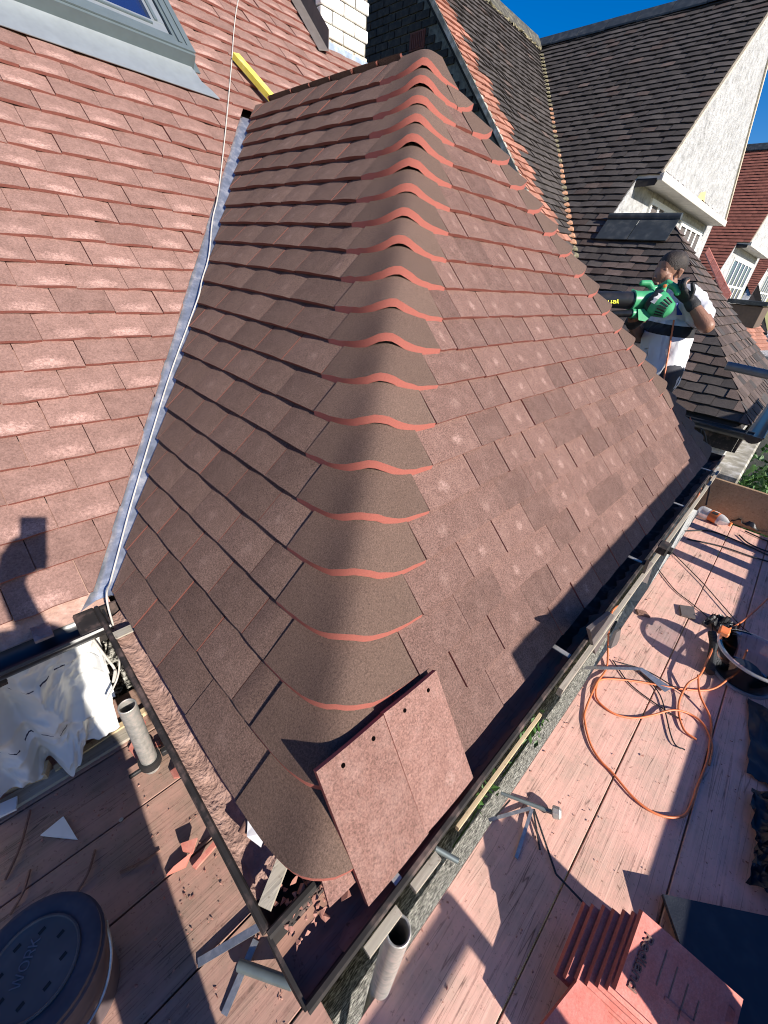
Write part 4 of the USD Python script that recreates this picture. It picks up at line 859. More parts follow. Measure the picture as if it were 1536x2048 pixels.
run2 = [aty(1300, 1140, -.066), aty(1340, 1075, -.066), aty(1398, 995, -.06), atx(1413, 950, 3.34), atx(1402, 900, 3.36), atx(1402, 858, 3.36), atx(1412, 880, 3.40), atx(1420, 960, 3.42), atx(1412, 1010, 3.44)]
part(None, 'black_cable', tube(smooth_path(run2, 8), .005, 7), 'black_rubber', smooth=60, label='black cable hanging in a loop over the far hip', cat='cable')
for i, pix in enumerate(([(1370, 1062), (1420, 1062), (1470, 1080), (1536, 1110), (1580, 1125)], [(1478, 1070), (1500, 1088), (1545, 1105), (1580, 1100), (1530, 1080), (1490, 1062)], [(1375, 1078), (1440, 1092), (1500, 1112), (1560, 1130)])):
    part(None, 'black_cable', tube(deck_path(pix, .008), .005, 6), 'black_rubber', smooth=60, label=['black cable lying across the far end of the deck by the bottle', 'coiled black cable on the far deck at the right edge', 'lower of the black cables crossing the far end of the deck'][i], cat='cable')
wr = [[(1316, 1138), (1350, 1180), (1385, 1208), (1420, 1240), (1426, 1268)], [(1345, 1105), (1400, 1160), (1440, 1205), (1480, 1250), (1505, 1270)], [(1225, 1320), (1262, 1370), (1330, 1420), (1365, 1440)], [(1240, 1325), (1300, 1345), (1380, 1395)], [(1280, 1345), (1320, 1390), (1345, 1480), (1370, 1500)]]
for i, pix in enumerate(wr):
    part(None, 'thin_wire', tube(deck_path(pix, .006 + .004 * (i % 2)), .0028, 5), 'black_rubber', label=['thin black wire curving past the small tile offcut', 'straight black wire slanting across the second board', 'black wire under the orange loops near the gutter', 'short black wire between the orange loops', 'black wire trailing down the second board'][i], cat='wire')
part(None, 'lead_strip', slab(np.array([[deckpt(1168, 1338, .012), deckpt(1172, 1332, .012)], [deckpt(1280, 1340, .02), deckpt(1284, 1335, .02)], [deckpt(1330, 1384, .008), deckpt(1345, 1376, .008)]]), (0, 0, -.002)), 'steel', label='thin bent metal strip lying among the orange loops', cat='metal strip')
hm = thing('slater_hammer', 'grey hammer lying on the boards with its round head toward the right', 'hammer', base=deckpt(1060, 1612))
h0, h1 = deckpt(1002, 1586, .012), deckpt(1106, 1625, .022)
part(hm, 'shaft', tube([h0, h0 + (h1 - h0) * .5, h1], [.0055, .006, .0075], 8), 'grey_steel', smooth=40)
hd = unit(h1 - h0)
part(hm, 'head', lathe([(0, 0), (.016, .001), (.019, .005), (.018, .022), (.012, .028), (0, .028)], h1 + hd * -.004 + np.array([0, 0, .004]), 8, unit(hd + np.array([.1, -.4, .45]))), 'galvanised', smooth=30)
for i, (a, b_) in enumerate((((1062, 1616), (978, 1640)), ((1064, 1618), (1032, 1716)), ((1066, 1618), (1080, 1700)), ((1068, 1618), (1112, 1748)), ((1112, 1748), (1190, 1830)), ((1020, 1600), (985, 1640)))):
    part(None, 'flat_wire', bar(deckpt(*a, .014), deckpt(*b_, .005), .010 if i < 2 else .005, .003), 'steel' if i < 2 else 'black_rubber', label=['bright flat strap reaching from the hammer to the gutter', 'grey flat strap hanging down from the hammer shaft', 'short black wire under the hammer head', 'black wire running from the hammer down the second board', 'black wire end crossing the board joint below the hammer', 'short strap from the hammer shaft tip to the deck edge'][i], cat='metal strap')
part(None, 'tile_offcut', flat_piece([(1358, 1212), (1386, 1216), (1390, 1240), (1362, 1232)], .01, .004), 'slate_grey', label='small brown tile offcut across the first board joint', cat='tile offcut')
part(None, 'tile_shard', flat_piece([(1272, 1220), (1290, 1224), (1300, 1236), (1276, 1230)], .008), 'brown_timber', label='dark red shard on the first board near the gutter', cat='tile shard')
rg_ = np.random.default_rng(77)
gp = [np.array([rg_.uniform(.05, 3.5), -.09 - .9 * rg_.random() ** 1.6, DZ + .003]) for _ in range(420)] + [np.array([rg_.uniform(-.55, -.02), rg_.uniform(-.05, 1.0), DZ + .003]) for _ in range(260)]
part(None, 'tile_grit', chips(rg_, np.array(gp), .0019), 'rubble', label='crumbs of red tile and mortar scattered over the scaffold boards', cat='grit', kind='stuff')
# pieces of tile and timber leaning in the gap beside the front gutter
def leaning(pix, y0, y1, t=.011):
    a = [aty(*p, y) for p, y in zip(pix, (y0, y0, y1, y1))]; n = unit(np.cross(a[1] - a[0], a[2] - a[0])) * t
    return hull(a + [p + n for p in a])
part(None, 'slate_piece', leaning([(1185, 1305), (1228, 1232), (1215, 1222), (1172, 1255)], -.07, -.066), 'slate_grey', label='grey brown slate piece propped against the outside of the front gutter', cat='slate piece')
part(None, 'slate_piece', leaning([(1215, 1295), (1262, 1270), (1262, 1246), (1228, 1262)], -.10, -.08), 'slate_grey', label='second grey slate piece standing between gutter and first board', cat='slate piece')
part(None, 'slate_piece', leaning([(1290, 1165), (1302, 1125), (1294, 1118), (1278, 1160)], -.072, -.068), 'slate_grey', label='small dark slate piece further along outside the front gutter', cat='slate piece')
for i, (x0, x1, w_) in enumerate(((.30, .66, .008), (.165, .235, .016), (.05, .125, .016))):
    part(None, 'gap_batten', bar((x0, -.073, -.075), (x1, -.0745, -.072), w_, .014), 'grey_timber' if i else 'pale_timber', label=['thin pale batten edge along the outside of the front gutter', 'short pale batten end just beyond the upright tube', 'short pale batten end left of the upright tube'][i], cat='timber batten')
part(None, 'gap_batten', bar((.80, -.076, -.11), (3.3, -.080, -.10), .014, .03), 'grey_timber', label='weathered grey batten running on along the front gutter to the far end', cat='timber batten')
part(None, 'steel_rod', tube([(.27, -.055, -.15), (.292, -.10, -.16)], .006, 10), 'grey_steel', smooth=40, label='short grey rod bridging the gap by the near tube', cat='steel rod')
part(None, 'clip_block', cat_([bbox(1.72, 1.79, -.105, -.062, -.06, -.02, .006), bbox(1.735, 1.775, -.12, -.10, -.05, -.03, .004)]), 'dusty_black', label='small dark bracket block clipped outside the front gutter', cat='bracket')
def leafy(rng, c, spread, n, size):
    V, F = [], []
    for i in range(n):
        p = np.asarray(c) + rng.normal(size=3) * spread; d = unit(rng.normal(size=3) + [0, -.3, .6]); s = unit(np.cross(d, rng.normal(size=3))); L = size * rng.uniform(.6, 1.3); o = len(V)
        b = np.cross(d, s) * L * .12
        V += [p, p + d * L * .5 + s * L * .26 + b, p + d * L, p + d * L * .5 - s * L * .26 + b]; F += [[o, o + 1, o + 2], [o, o + 2, o + 3]]
    return np.array(V), np.array(F)
rl = np.random.default_rng(81)
for i, (x, z, n) in enumerate(((.62, -.45, 60), (.98, -.50, 90))):
    w_ = thing('weed', ['small green weed sprouting in the gap beside the near gutter', 'leafy weed in the gap below the middle of the gutter'][i], 'weed', base=(x, -.03, -.8))
    part(w_, 'stem', tube(smooth_path([(x, -.01, -.95), (x + .01, -.03, -.7), (x, -.035, z)], 5), .003, 5), 'leaf')
    part(w_, 'foliage', leafy(rl, (x, -.035, z - .03), np.array([.035, .012, .05]), n // 3, .026), 'leaf')
# bottle, clear tub, sheets, bag
b0, b1 = atz(1398, 1020, -.555), atz(1462, 1050, -.555); ba = unit(b1 - b0); bl = np.linalg.norm(b1 - b0)
b0 = b0.copy(); b0[2] = b1[2] = -.553
bt = thing('plastic_bottle', 'empty plastic drink bottle with orange label lying at the far end of the deck', 'bottle', base=b0)
part(bt, 'bottle', lathe([(0, 0), (.035, .004), (.042, .02), (.042, bl * .28), (.038, bl * .31), (.042, bl * .36), (.042, bl * .68), (.030, bl * .82), (.014, bl * .92), (.014, bl * .97)], b0, 24, ba), 'bottle_plastic', smooth=40)
lb_ = part(bt, 'label_band', lathe([(.0428, bl * .36), (.0428, bl * .62)], b0, 24, ba), 'orange_plastic', smooth=40)
part(bt, 'cap', lathe([(0, bl), (.016, bl), (.016, bl * .95), (.0145, bl * .95)], b0, 16, ba), 'orange_plastic', smooth=40)
up_ = unit(np.array([-.35, -.25, 1.0]) - ba * np.dot(ba, [-.35, -.25, 1.0])); sd = np.cross(up_, ba)
part(lb_, 'printed_patch', slab(np.array([[b0 + ba * bl * s + .0436 * (up_ * math.cos(t) + sd * math.sin(t)) for t in np.linspace(.25, .9, 5)] for s in (.42, .56)]), up_ * .0006), 'paper_white')
part(lb_, 'printed_patch', slab(np.array([[b0 + ba * bl * s + .0436 * (up_ * math.cos(t) + sd * math.sin(t)) for t in np.linspace(-.5, .05, 5)] for s in (.40, .58)]), up_ * .0006), 'felt')
tc = atz(1487, 1345, -.57); ct = thing('clear_tub', 'clear plastic tub with an orange clip among the orange cables', 'plastic tub', base=(tc[0], tc[1], -.6))
C0 = np.array([tc[0], tc[1], 0])
part(ct, 'bowl', lathe([(0, -.585), (.11, -.585), (.135, -.47), (.148, -.46), (.148, -.45), (.132, -.455), (.106, -.575), (0, -.577)], C0, 36), 'clear_plastic', smooth=40)
part(ct, 'base', lathe([(0, -.598), (.118, -.598), (.118, -.586), (0, -.586)], C0, 36), 'frame_light', smooth=40)
part(ct, 'lip', lathe([(.149, -.462), (.151, -.455), (.146, -.447)], C0, 36), 'bottle_plastic', smooth=40)
part(ct, 'contents', lathe([(0, -.53), (.05, -.535), (.085, -.575), (0, -.576)], C0, 20), 'navy_sheet', smooth=40)
part(ct, 'clip', bbox(C0[0] + .02, C0[0] + .075, C0[1] + .115, C0[1] + .155, -.46, -.435, .005), 'orange_plastic')
hp = [deckpt(1424, 1265, .05), deckpt(1428, 1290, .04), deckpt(1424, 1315, .03), deckpt(1420, 1345, .025)]
hz = smooth_path(hp, 16); part(ct, 'hose', tube(hz, .016 + .003 * (np.arange(len(hz)) % 2), 12), 'black_rubber')
def crumple(c, a, b_, amp, seed, n=22, drop=.0):
    u = np.linspace(-.5, .5, n); A, B = np.meshgrid(u, u, indexing='ij'); q = np.stack([A * 5 + seed, B * 5, A * 0], -1)
    h = amp * np.abs(meshkit.fbm(q, 4, seed) - .5) * 4 * (1 - 1.2 * np.maximum(np.abs(A), np.abs(B)) ** 2)
    edge = 1 + .22 * (meshkit.noise(np.stack([np.arctan2(B, A) * 1.7 + seed, A * 0, A * 0], -1)) - .5)
    P = np.asarray(c) + (A * edge)[..., None] * np.asarray(a) + (B * edge)[..., None] * np.asarray(b_); P[..., 2] += h
    return slab(P[:, ::-1] if np.cross(a, b_)[2] < 0 else P, (0, 0, -.002))
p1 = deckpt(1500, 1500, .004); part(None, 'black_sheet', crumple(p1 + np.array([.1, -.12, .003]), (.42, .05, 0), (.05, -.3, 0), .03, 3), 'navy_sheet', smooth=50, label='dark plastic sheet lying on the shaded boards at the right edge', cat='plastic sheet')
p1 = deckpt(1300, 1265, .004); part(None, 'black_sheet', crumple(deckpt(1440, 1250, .01), (.14, -.03, 0), (.02, -.13, 0), .04, 5), 'bag_black', smooth=50, label='small black plastic scrap by the hose of the clear tub', cat='plastic sheet')
part(None, 'rubbish_bag', crumple(deckpt(1545, 1720, .02) + np.array([.05, -.08, 0]), (.34, .02, 0), (.02, -.28, 0), .10, 9, 30), 'bag_black', smooth=50, label='crumpled black rubbish bag in the shade at the right edge', cat='rubbish bag')
part(None, 'rubbish_bag', crumple(deckpt(1470, 1035, .02) + np.array([.06, -.18, 0]), (.30, .02, 0), (.02, -.4, 0), .08, 12, 26), 'bag_black', smooth=50, label='black rubbish bag behind the orange labelled bottle', cat='rubbish bag')
part(None, 'clear_bag', crumple(deckpt(1398, 1012, .02) + np.array([.05, .03, .01]), (.16, .02, 0), (.03, -.14, 0), .09, 14, 22), 'bottle_plastic', smooth=50, label='crumpled clear plastic bag at the base of the bottle', cat='plastic bag')
part(None, 'timber_batten', bar(deckpt(1420, 1012, .03), deckpt(1500, 1022, .03), .05, .03), 'pale_timber', label='short pale timber length behind the bottle at the far deck end', cat='timber batten')
part(None, 'paper_scrap', crumple(deckpt(1500, 1032, .05), (.10, .0, 0), (.02, -.10, 0), .03, 15, 10), 'paper_white', label='pale paper scrap on the black bag behind the bottle', cat='paper scrap')

# ------------------------------------------------------------------ spare tiles stacked at the bottom right
TLc, TRc, BRc = np.array([.475, -.463, -.446]), np.array([.623, -.451, -.374]), np.array([.692, -.686, -.476])
xd, yd = unit(TLc - TRc), unit(BRc - TRc); nn = unit(np.cross(xd, yd)); yd = unit(np.cross(nn, xd))
def stack_tile(o, xd, yd, nn, label, mat='back_tile', text=False, num=20, nibs=True):
    s = thing('stacked_tile', label, 'roof tile', base=o)
    blc = o + xd * .165 if False else o
    part(s, 'slab', solid_tile(o + xd * .165, -xd, yd, nn, w=.265, h=.165, t=.012, num=num), mat)
    if text:
        part(s, 'lettering', lay_text('Redland', .021, o + xd * .028 + yd * .020 + nn * .0018, xd, yd, .0022, .115, True), 'loose_tile')
        for i in range(4): part(s, 'groove', obox(o + xd * (.03 + .012 * i) + yd * (.075 + .032 * i) + nn * .0022, xd * .072, yd * .003, nn * .0006), 'brown_timber')
        for i in range(2): part(s, 'rib', obox(o + xd * .105 + yd * (.10 + .035 * i) + nn * .001, xd * .008, yd * .04, nn * .003), mat)
    if nibs:
        for u in (.045, .118):
            c = o + xd * u + yd * .243
            part(s, 'nib', hull([c + xd * a * .016 + yd * b * .007 + nn * z for a in (-1, 1) for b in (-1, 1) for z in (0,)] + [c + xd * a * .010 + yd * .002 + nn * .011 for a in (-1, 1)]), mat)
    return s
stack_tile(TRc, xd, yd, nn, 'upturned pink tile marked Redland on top of the leaning stack', text=True, num=34)
rs = np.random.default_rng(91)
for i in range(6):
    o = TRc - nn * (.016 * (i + 1)) + xd * (.012 * (i + 1)) - yd * (.012 * i) + rs.normal(0, .002, 3)
    stack_tile(o, xd, yd, nn, ['tile directly under the marked Redland tile', 'second tile down in the leaning stack', 'third tile down in the leaning stack', 'fourth tile down in the leaning stack', 'fifth tile down in the leaning stack', 'lowest tile of the leaning stack on the boards'][i], num=int(rs.integers(64)), nibs=i < 2)
o2 = atz(1168, 1945, -.50); x2, y2 = unit(deckpt(1095, 2048) - deckpt(1168, 1945) + [0, 0, -.02]), None
n2 = unit([-.25, -.25, .93]); x2 = unit(x2 - n2 * np.dot(x2, n2)); y2 = np.cross(n2, x2)
stack_tile(o2, x2, y2, n2, 'upturned pink tile with nibs lying at the left foot of the stack', num=40)
for i in range(4):
    zt_ = -.553 - .0118 * i; c = atz(1326, 1788, zt_); a_ = unit(atz(1536, 1832, zt_) - c); d_ = unit(atz(1510, 2040, zt_) - c)
    s = thing('stacked_tile', ['dark faced tile on top of the right hand pile', 'second tile of the right hand pile, red edge showing', 'third tile of the right hand pile', 'bottom tile of the right hand pile'][i], 'roof tile', base=c)
    b_ = np.array([a_[1], -a_[0], 0]); b_ = b_ * np.sign(np.dot(b_, d_))
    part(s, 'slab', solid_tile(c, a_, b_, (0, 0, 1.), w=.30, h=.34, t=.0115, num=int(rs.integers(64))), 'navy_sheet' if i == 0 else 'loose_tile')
st_ = thing('tile_pallet_stack', 'tall stack of new tiles on the outer boards behind the leaning tiles', 'tile stack', base=(.6, -1.0, -.6))
for i in range(34):
    c = np.array([.50 + rs.normal(0, .003), -.90 + rs.normal(0, .003), -.6 + .0125 * (i + 1)])
    part(st_, 'tile', solid_tile(c, (0, -1, 0), (1, 0, 0), (0, 0, 1), w=.165, h=.2, t=.0115, num=int(rs.integers(64))), 'new_tile')

# ------------------------------------------------------------------ small things on the roofs
cordp = [(482, -30), (470, 40), (463, 128), (455, 220), (447, 300), (436, 390), (425, 440), (418, 510), (404, 560)]
cp = [on(*p, nM, -.6708 + .018) for p in cordp] + [on(*p, unit([-SB, 0, CB]), .02) for p in [(398, 590)]]
cp += [on(p[0], p[1], nM, -.6708 + .012) for p in [(380, 640), (340, 750), (300, 880), (262, 1010), (238, 1100), (222, 1160)]] + [np.array([-.03, .93, .02]), np.array([-.045, .90, -.12]), np.array([-.07, .90, -.24]), np.array([-.12, .88, -.30])]
part(None, 'rope', tube(smooth_path(cp, 8), .0028, 7), 'rope_white', smooth=60, label='white cord running down the weathered roof and the lead valley', cat='cord')
part(None, 'rope', tube(smooth_path([(-.10, .93, -.05), (-.085, .90, -.14), (-.075, .89, -.21), (-.09, .88, -.24), (-.075, .88, -.20)], 6), .004, 6), 'rope_white', smooth=60, label='frayed white rope end hanging in front of the membrane', cat='rope')
yb0, yb1 = SM.at(1.60, 2.66, .04), SM.at(1.69, 2.36, .06)
part(None, 'yellow_level', bar(yb0, yb1, .045, .03, up=nM), 'yellow_paint', label='yellow spirit level lying at the head of the lead valley', cat='spirit level')
part(None, 'scaffold_tube', tube([atd(1452, 731, 2.35), atd(1640, 772, 2.15)], .024, 14), 'grey_steel', smooth=40, label='grey scaffold tube reaching in from the right edge before the old hip roof', cat='scaffold tube')
# shrub in the garden beyond the toe board
sb_ = thing('garden_shrub', 'sunlit green shrub in the garden beyond the far end of the scaffold', 'shrub', base=(6.5, -1.3, -3.6))
rg = np.random.default_rng(95)
for i in range(5):
    t = np.array([6.5, -1.3, -3.6]); e = t + np.array([rg.uniform(-1.2, 1.2), rg.uniform(-.5, .6), rg.uniform(2.0, 2.8)])
    part(sb_, 'stem', tube(smooth_path([t, (t + e) / 2 + rg.normal(0, .15, 3), e], 5), .02, 6), 'brown_timber')
lv = [leafy(rg, np.array([6.6 + dx, -.75 + dy, -1.5 + dz]), np.array([.32, .22, .28]), 420, .11) for dx, dy, dz in [(rg.uniform(-1.6, 2.5), rg.uniform(-.7, .45), rg.uniform(-.9, .35)) for _ in range(16)]]
part(sb_, 'foliage', cat_(lv), 'leaf')

# ------------------------------------------------------------------ people
ICO = np.array(trimesh.creation.icosphere(2, 1.0).vertices)
def limb(pts):
    """Convex hull of spheres (centre, radius)."""
    return m3.Manifold.hull_points([tuple(v) for c, r in pts for v in ICO * r + np.asarray(c, float)])
def skinned(bones, length=.018, it=10):
    mm = m3.Manifold.batch_boolean(bones, m3.OpType.Add).refine_to_length(length).to_mesh()
    t = trimesh.Trimesh(np.array(mm.vert_properties[:, :3]), np.array(mm.tri_verts), process=True)
    trimesh.smoothing.filter_taubin(t, iterations=it)
    return t
def folds(t, amp, f, seed):
    V = np.array(t.vertices); n = np.array(t.vertex_normals); d = 1 - 2 * np.abs(meshkit.fbm(V * [f, f, f * .45] + seed, 3, seed) - .5)
    return V + n * (amp * (d ** 3 - .4))[:, None], np.array(t.faces)
def chain(pts): return [limb([pts[i], pts[i + 1]]) for i in range(len(pts) - 1)]
def ellip(c, ax, ay, az, R):
    v = (ICO * [ax, ay, az]) @ np.asarray(R) + np.asarray(c); return m3.Manifold.hull_points([tuple(x) for x in v])
def head(c, fwd, up, s=1.0):
    """Skull, jaw, nose, brow, ears round the point between the ears."""
    f = unit(fwd); l = unit(np.cross(up, f)); u = np.cross(f, l); R = np.stack([f, l, u]); c = np.asarray(c, float)
    P = lambda a, b, d: c + s * (f * a + l * b + u * d)
    b = [ellip(P(-.012, 0, .035), .098 * s, .076 * s, .088 * s, R), limb([(P(.045, 0, -.01), .058 * s), (P(.050, 0, -.085), .034 * s), (P(.0, .035, -.06), .03 * s), (P(.0, -.035, -.06), .03 * s)]),
         limb([(P(.080, 0, .012), .009 * s), (P(.101, 0, -.026), .0115 * s), (P(.085, .012, -.028), .011 * s), (P(.085, -.012, -.028), .011 * s)]),
         limb([(P(.066, .036, .020), .013 * s), (P(.076, 0, .022), .013 * s), (P(.066, -.036, .020), .013 * s)]), limb([(P(.042, .036, -.026), .034 * s), (P(.042, -.036, -.026), .034 * s), (P(.05, 0, -.05), .04 * s)]), limb([(P(.086, .018, -.060), .010 * s), (P(.092, 0, -.058), .011 * s), (P(.086, -.018, -.060), .010 * s)]),
         limb([(P(.082, 0, -.092), .018 * s), (P(.06, 0, -.09), .02 * s)])]
    for g in (1, -1): b.append(limb([(P(-.008, .078 * g, .018), .010 * s), (P(-.020, .086 * g, .012), .010 * s), (P(-.012, .080 * g, -.022), .008 * s)]))
    return b, P
def hand(w, d, palm_n, curl, s=1.0, thumb=1):
    """Palm and five fingers from the wrist w along d; palm_n faces out of the palm; fingers curl toward it."""
    d = unit(d); n = unit(palm_n - d * np.dot(d, palm_n)); a = np.cross(d, n) * thumb; w = np.asarray(w, float)
    b = [limb([(w, .026 * s), (w + d * .04 * s + a * .022 * s, .018 * s), (w + d * .085 * s + a * .032 * s, .013 * s), (w + d * .082 * s - a * .034 * s, .013 * s), (w + d * .035 * s - a * .024 * s, .018 * s)])]
    for i, (o, L) in enumerate(((.031, .072), (.011, .080), (-.011, .074), (-.031, .058))):
        p = w + d * .084 * s + a * o * s; k = 0.; dirn = d; pts = [(p, .0105 * s)]
        for j, fr in enumerate((.45, .32, .23)):
            k += curl * (.7 if j == 0 else 1.); dirn = d * math.cos(k) + n * math.sin(k); p = p + dirn * L * fr * s; pts.append((p, (.0098 - .001 * j) * s))
        b += chain(pts)
    p = w + d * .03 * s + a * .028 * s
    b += chain([(p, .014 * s), (p + (d * .6 + a * .6 + n * .4) * .04 * s, .0115 * s), (p + (d * .6 + a * .6 + n * .4) * .04 * s + (d * .8 + n * .6 - a * .1) * .032 * s, .0095 * s)])
    return b
# --- the worker with the leaf blower
Q = lambda px, py, d=2.75: atd(px, py, d)
hc = Q(1337, 545, 2.75); FW = unit(np.array([-.86, .50, -.12])); UPv = unit(np.array([-.03, .02, 1.0]))
hb, HP = head(hc, FW, UPv, 1.0)
neck = limb([(HP(-.02, 0, -.06), .055), (HP(-.045, 0, -.15), .060)])
shL, shR = Q(1385, 604, 2.66), Q(1322, 612, 2.98)
elL, wrL = Q(1413, 652, 2.50), Q(1381, 603, 2.52)
elR, wrR = Q(1278, 672, 2.95), Q(1262, 642, 2.72)
chest, waist, hips = Q(1340, 630, 2.80), Q(1325, 695, 2.80), Q(1318, 742, 2.82)
side = unit(shL - shR)
footz = -.6
hipL, hipR = hips + side * .085, hips - side * .085
kneeL, kneeR = hipL * [1, 1, 0] + np.array([.02, .02, -.10]) + FW * .03, hipR * [1, 1, 0] + np.array([.02, .02, -.10]) + FW * .05
ankL, ankR = kneeL * [1, 1, 0] + np.array([.03, -.02, footz + .08]) - FW * .04, kneeR * [1, 1, 0] + np.array([.03, .02, footz + .08]) - FW * .04
blowdir = unit(Q(1263, 602, 2.60) - Q(1300, 602, 2.60))
gripL = Q(1356, 578, 2.50)
hl = hand(wrL, gripL - wrL + [0, 0, .0], unit(np.cross(gripL - wrL, side)) * 1.0 + np.array([0, 0, -.6]), .75, 1.0, -1)
hr = hand(wrR, Q(1284, 640, 2.62) - wrR, np.array([0, 0, 1.0]), .5, 1.0, 1)
wk = thing('person', 'worker with short dark hair in white and black shirt blowing dust behind the far hip', 'person', base=(hips[0], hips[1], footz))
bones = hb + [neck] + chain([(chest + side * .12 + [0, 0, .08], .07), (shL, .055), (elL, .043), (wrL, .029)]) + chain([(chest - side * .12 + [0, 0, .08], .07), (shR, .055), (elR, .043), (wrR, .029)]) + \
    [limb([(chest + side * .09, .10), (chest - side * .09, .10), (chest + side * .10 + [0, 0, .1], .07), (chest - side * .10 + [0, 0, .1], .07), (waist, .10)]), limb([(HP(-.045, 0, -.15), .06), (chest + [0, 0, .1], .08)]), limb([(waist + side * .04, .10), (waist - side * .04, .10), (hipL, .09), (hipR, .09)])] + \
    chain([(hipL, .085), (kneeL, .058), (ankL, .042)]) + chain([(hipR, .085), (kneeR, .058), (ankR, .042)]) + hl + hr
part(wk, 'body', skinned(bones, .014, 6), 'skin', smooth=True)
hs = [ellip(HP(-.018, 0, .045), .100, .081, .086, np.stack([FW, unit(np.cross(UPv, FW)), np.cross(FW, unit(np.cross(UPv, FW)))]))]
hm_ = hs[0] - ellip(HP(.115, 0, -.045), .115, .12, .125, np.stack([FW, unit(np.cross(UPv, FW)), np.cross(FW, unit(np.cross(UPv, FW)))])) - limb([(HP(.0, 0, -.14), .11), (HP(.08, 0, -.14), .11)])
t_ = hm_.refine_to_length(.012).to_mesh(); part(wk, 'hair', (np.array(t_.vert_properties[:, :3]), np.array(t_.tri_verts)), 'hair', smooth=40)
for g in (1, -1): part(wk, 'eye', lathe([(0, .006), (.006, .004), (.009, 0)], HP(.076, .031 * g, .000), 10, FW), 'eye_white', smooth=True)
up1 = np.array([0, 0, 1.0])
sh1 = skinned([limb([(chest + side * .10, .112), (chest - side * .10, .112), (chest + side * .11 + up1 * .09, .078), (chest - side * .11 + up1 * .09, .078), (chest * .55 + waist * .45, .118)]), limb([(chest + side * .12 + up1 * .085, .075), (shL, .070), (shL * .42 + elL * .58, .064)]), limb([(chest - side * .12 + up1 * .085, .075), (shR, .070), (shR * .45 + elR * .55, .062)]), limb([(HP(-.045, 0, -.15), .066), (chest + up1 * .1, .09)]),
               limb([(chest * .55 + waist * .45, .118), (waist + side * .05, .114), (waist - side * .05, .114)]), limb([(waist + side * .05 + up1 * .06, .116), (waist - side * .05 + up1 * .06, .116), (hips + side * .06 - up1 * .03, .112), (hips - side * .06 - up1 * .03, .112)])], .014, 6)
sh1 = trimesh.Trimesh(*folds(sh1, .022, 9., 3), process=False)
w1 = chest * .58 + waist * .42; zc, zd = float(Q(1320, 645)[2]), float(Q(1320, 667)[2])
cut = lambda mm, z, sg: mm.slice_plane([0, 0, z], [0, 0, sg])
part(wk, 'shirt_top', cut(sh1, zc, 1), 'shirt_white', smooth=True)
part(wk, 'shirt_band', cut(cut(sh1, zc, -1), zd, 1), 'shirt_black', smooth=True)
part(wk, 'shirt_bottom', cut(sh1, zd, -1), 'shirt_white', smooth=True)
part(wk, 'trousers', skinned([limb([(hips + side * .05 - up1 * .03, .105), (hips - side * .05 - up1 * .03, .105), (hipL - up1 * .05, .095), (hipR - up1 * .05, .095)])] + chain([(hipL, .097), (kneeL, .070), (ankL, .058)]) + chain([(hipR, .097), (kneeR, .070), (ankR, .058)]), .025, 6), 'trousers', smooth=True)
for a in (ankL, ankR):
    part(wk, 'shoe', hull([np.array([a[0], a[1], footz]) + FW * x + np.cross(up1, FW) * y + up1 * z for x, z1 in ((-.08, .07), (.05, .09), (.17, .045)) for y in (-.045, .045) for z in (.002, z1)]), 'glove', smooth=40)
part(wk, 'glove', skinned([limb([(wrL + (elL - wrL) * .18, .040), (wrL, .037)])] + hand(wrL, gripL - wrL, unit(np.cross(gripL - wrL, side)) + np.array([0, 0, -.6]), .75, 1.09, -1), .010, 4), 'glove', smooth=True)
part(wk, 'glove', skinned([limb([(wrR + (elR - wrR) * .18, .038), (wrR, .036), (wrR + (Q(1284, 640, 2.62) - wrR) * .6, .036)])], .012, 4), 'glove', smooth=True)
part(wk, 'blue_badge', obox(Q(1353, 606, 2.62), Q(1364, 606, 2.62) - Q(1353, 606, 2.62), Q(1353, 630, 2.62) - Q(1353, 606, 2.62), unit(CP - Q(1353, 606, 2.62)) * .012), 'blue_badge')
part(wk, 'power_cord', tube(smooth_path([Q(1348, 640, 2.60), Q(1343, 670, 2.62), Q(1337, 705, 2.64), Q(1330, 745, 2.66), Q(1326, 775, 2.66)], 6), .005, 7), 'orange_cable', smooth=60)
# --- leaf blower in his hands
lbn = thing('leaf_blower', 'green and black leaf blower held by the worker', 'leaf blower', base=Q(1300, 605, 2.6))
B = lambda px, py, d=2.58: atd(px, py, d)
tow = unit(CP - B(1300, 605))
part(lbn, 'nozzle', skinned([limb([(B(1266, 601), .052), (B(1195, 598, 2.62), .046)])], .02, 3), 'black_plastic', smooth=30)
part(lbn, 'nozzle', skinned([limb([(B(1262, 627), .022), (B(1225, 628, 2.62), .021)])], .02, 3), 'black_plastic', smooth=30)
exl = unit(B(1245, 605) - B(1225, 605)); eyl = unit(B(1225, 590) - B(1225, 605)); fz = B(1216, 607, 2.587) + tow * .052
part(lbn, 'lettering', lay_text('ual', .026, fz + 0 * exl, exl, unit(eyl - exl * np.dot(exl, eyl)), .003, .072), 'yellow_print')
fx0, fx1 = B(1302, 601), B(1262, 601); fdir = unit(fx1 - fx0); fl = np.linalg.norm(fx1 - fx0)
part(lbn, 'front_housing', cat_([lathe([(0, 0), (.045, .0), (.056, .012), (.054, fl * .55), (.056, fl * .9), (.060, fl * .92), (.060, fl), (.05, fl + .002)], fx0, 28, fdir), obox(B(1272, 590) + tow * .02, B(1296, 590) - B(1272, 590), (B(1272, 583) - B(1272, 590)), -tow * .04), bar(B(1266, 580), B(1266, 590), .012, .03, up=tow)]), 'green_plastic', smooth=30)
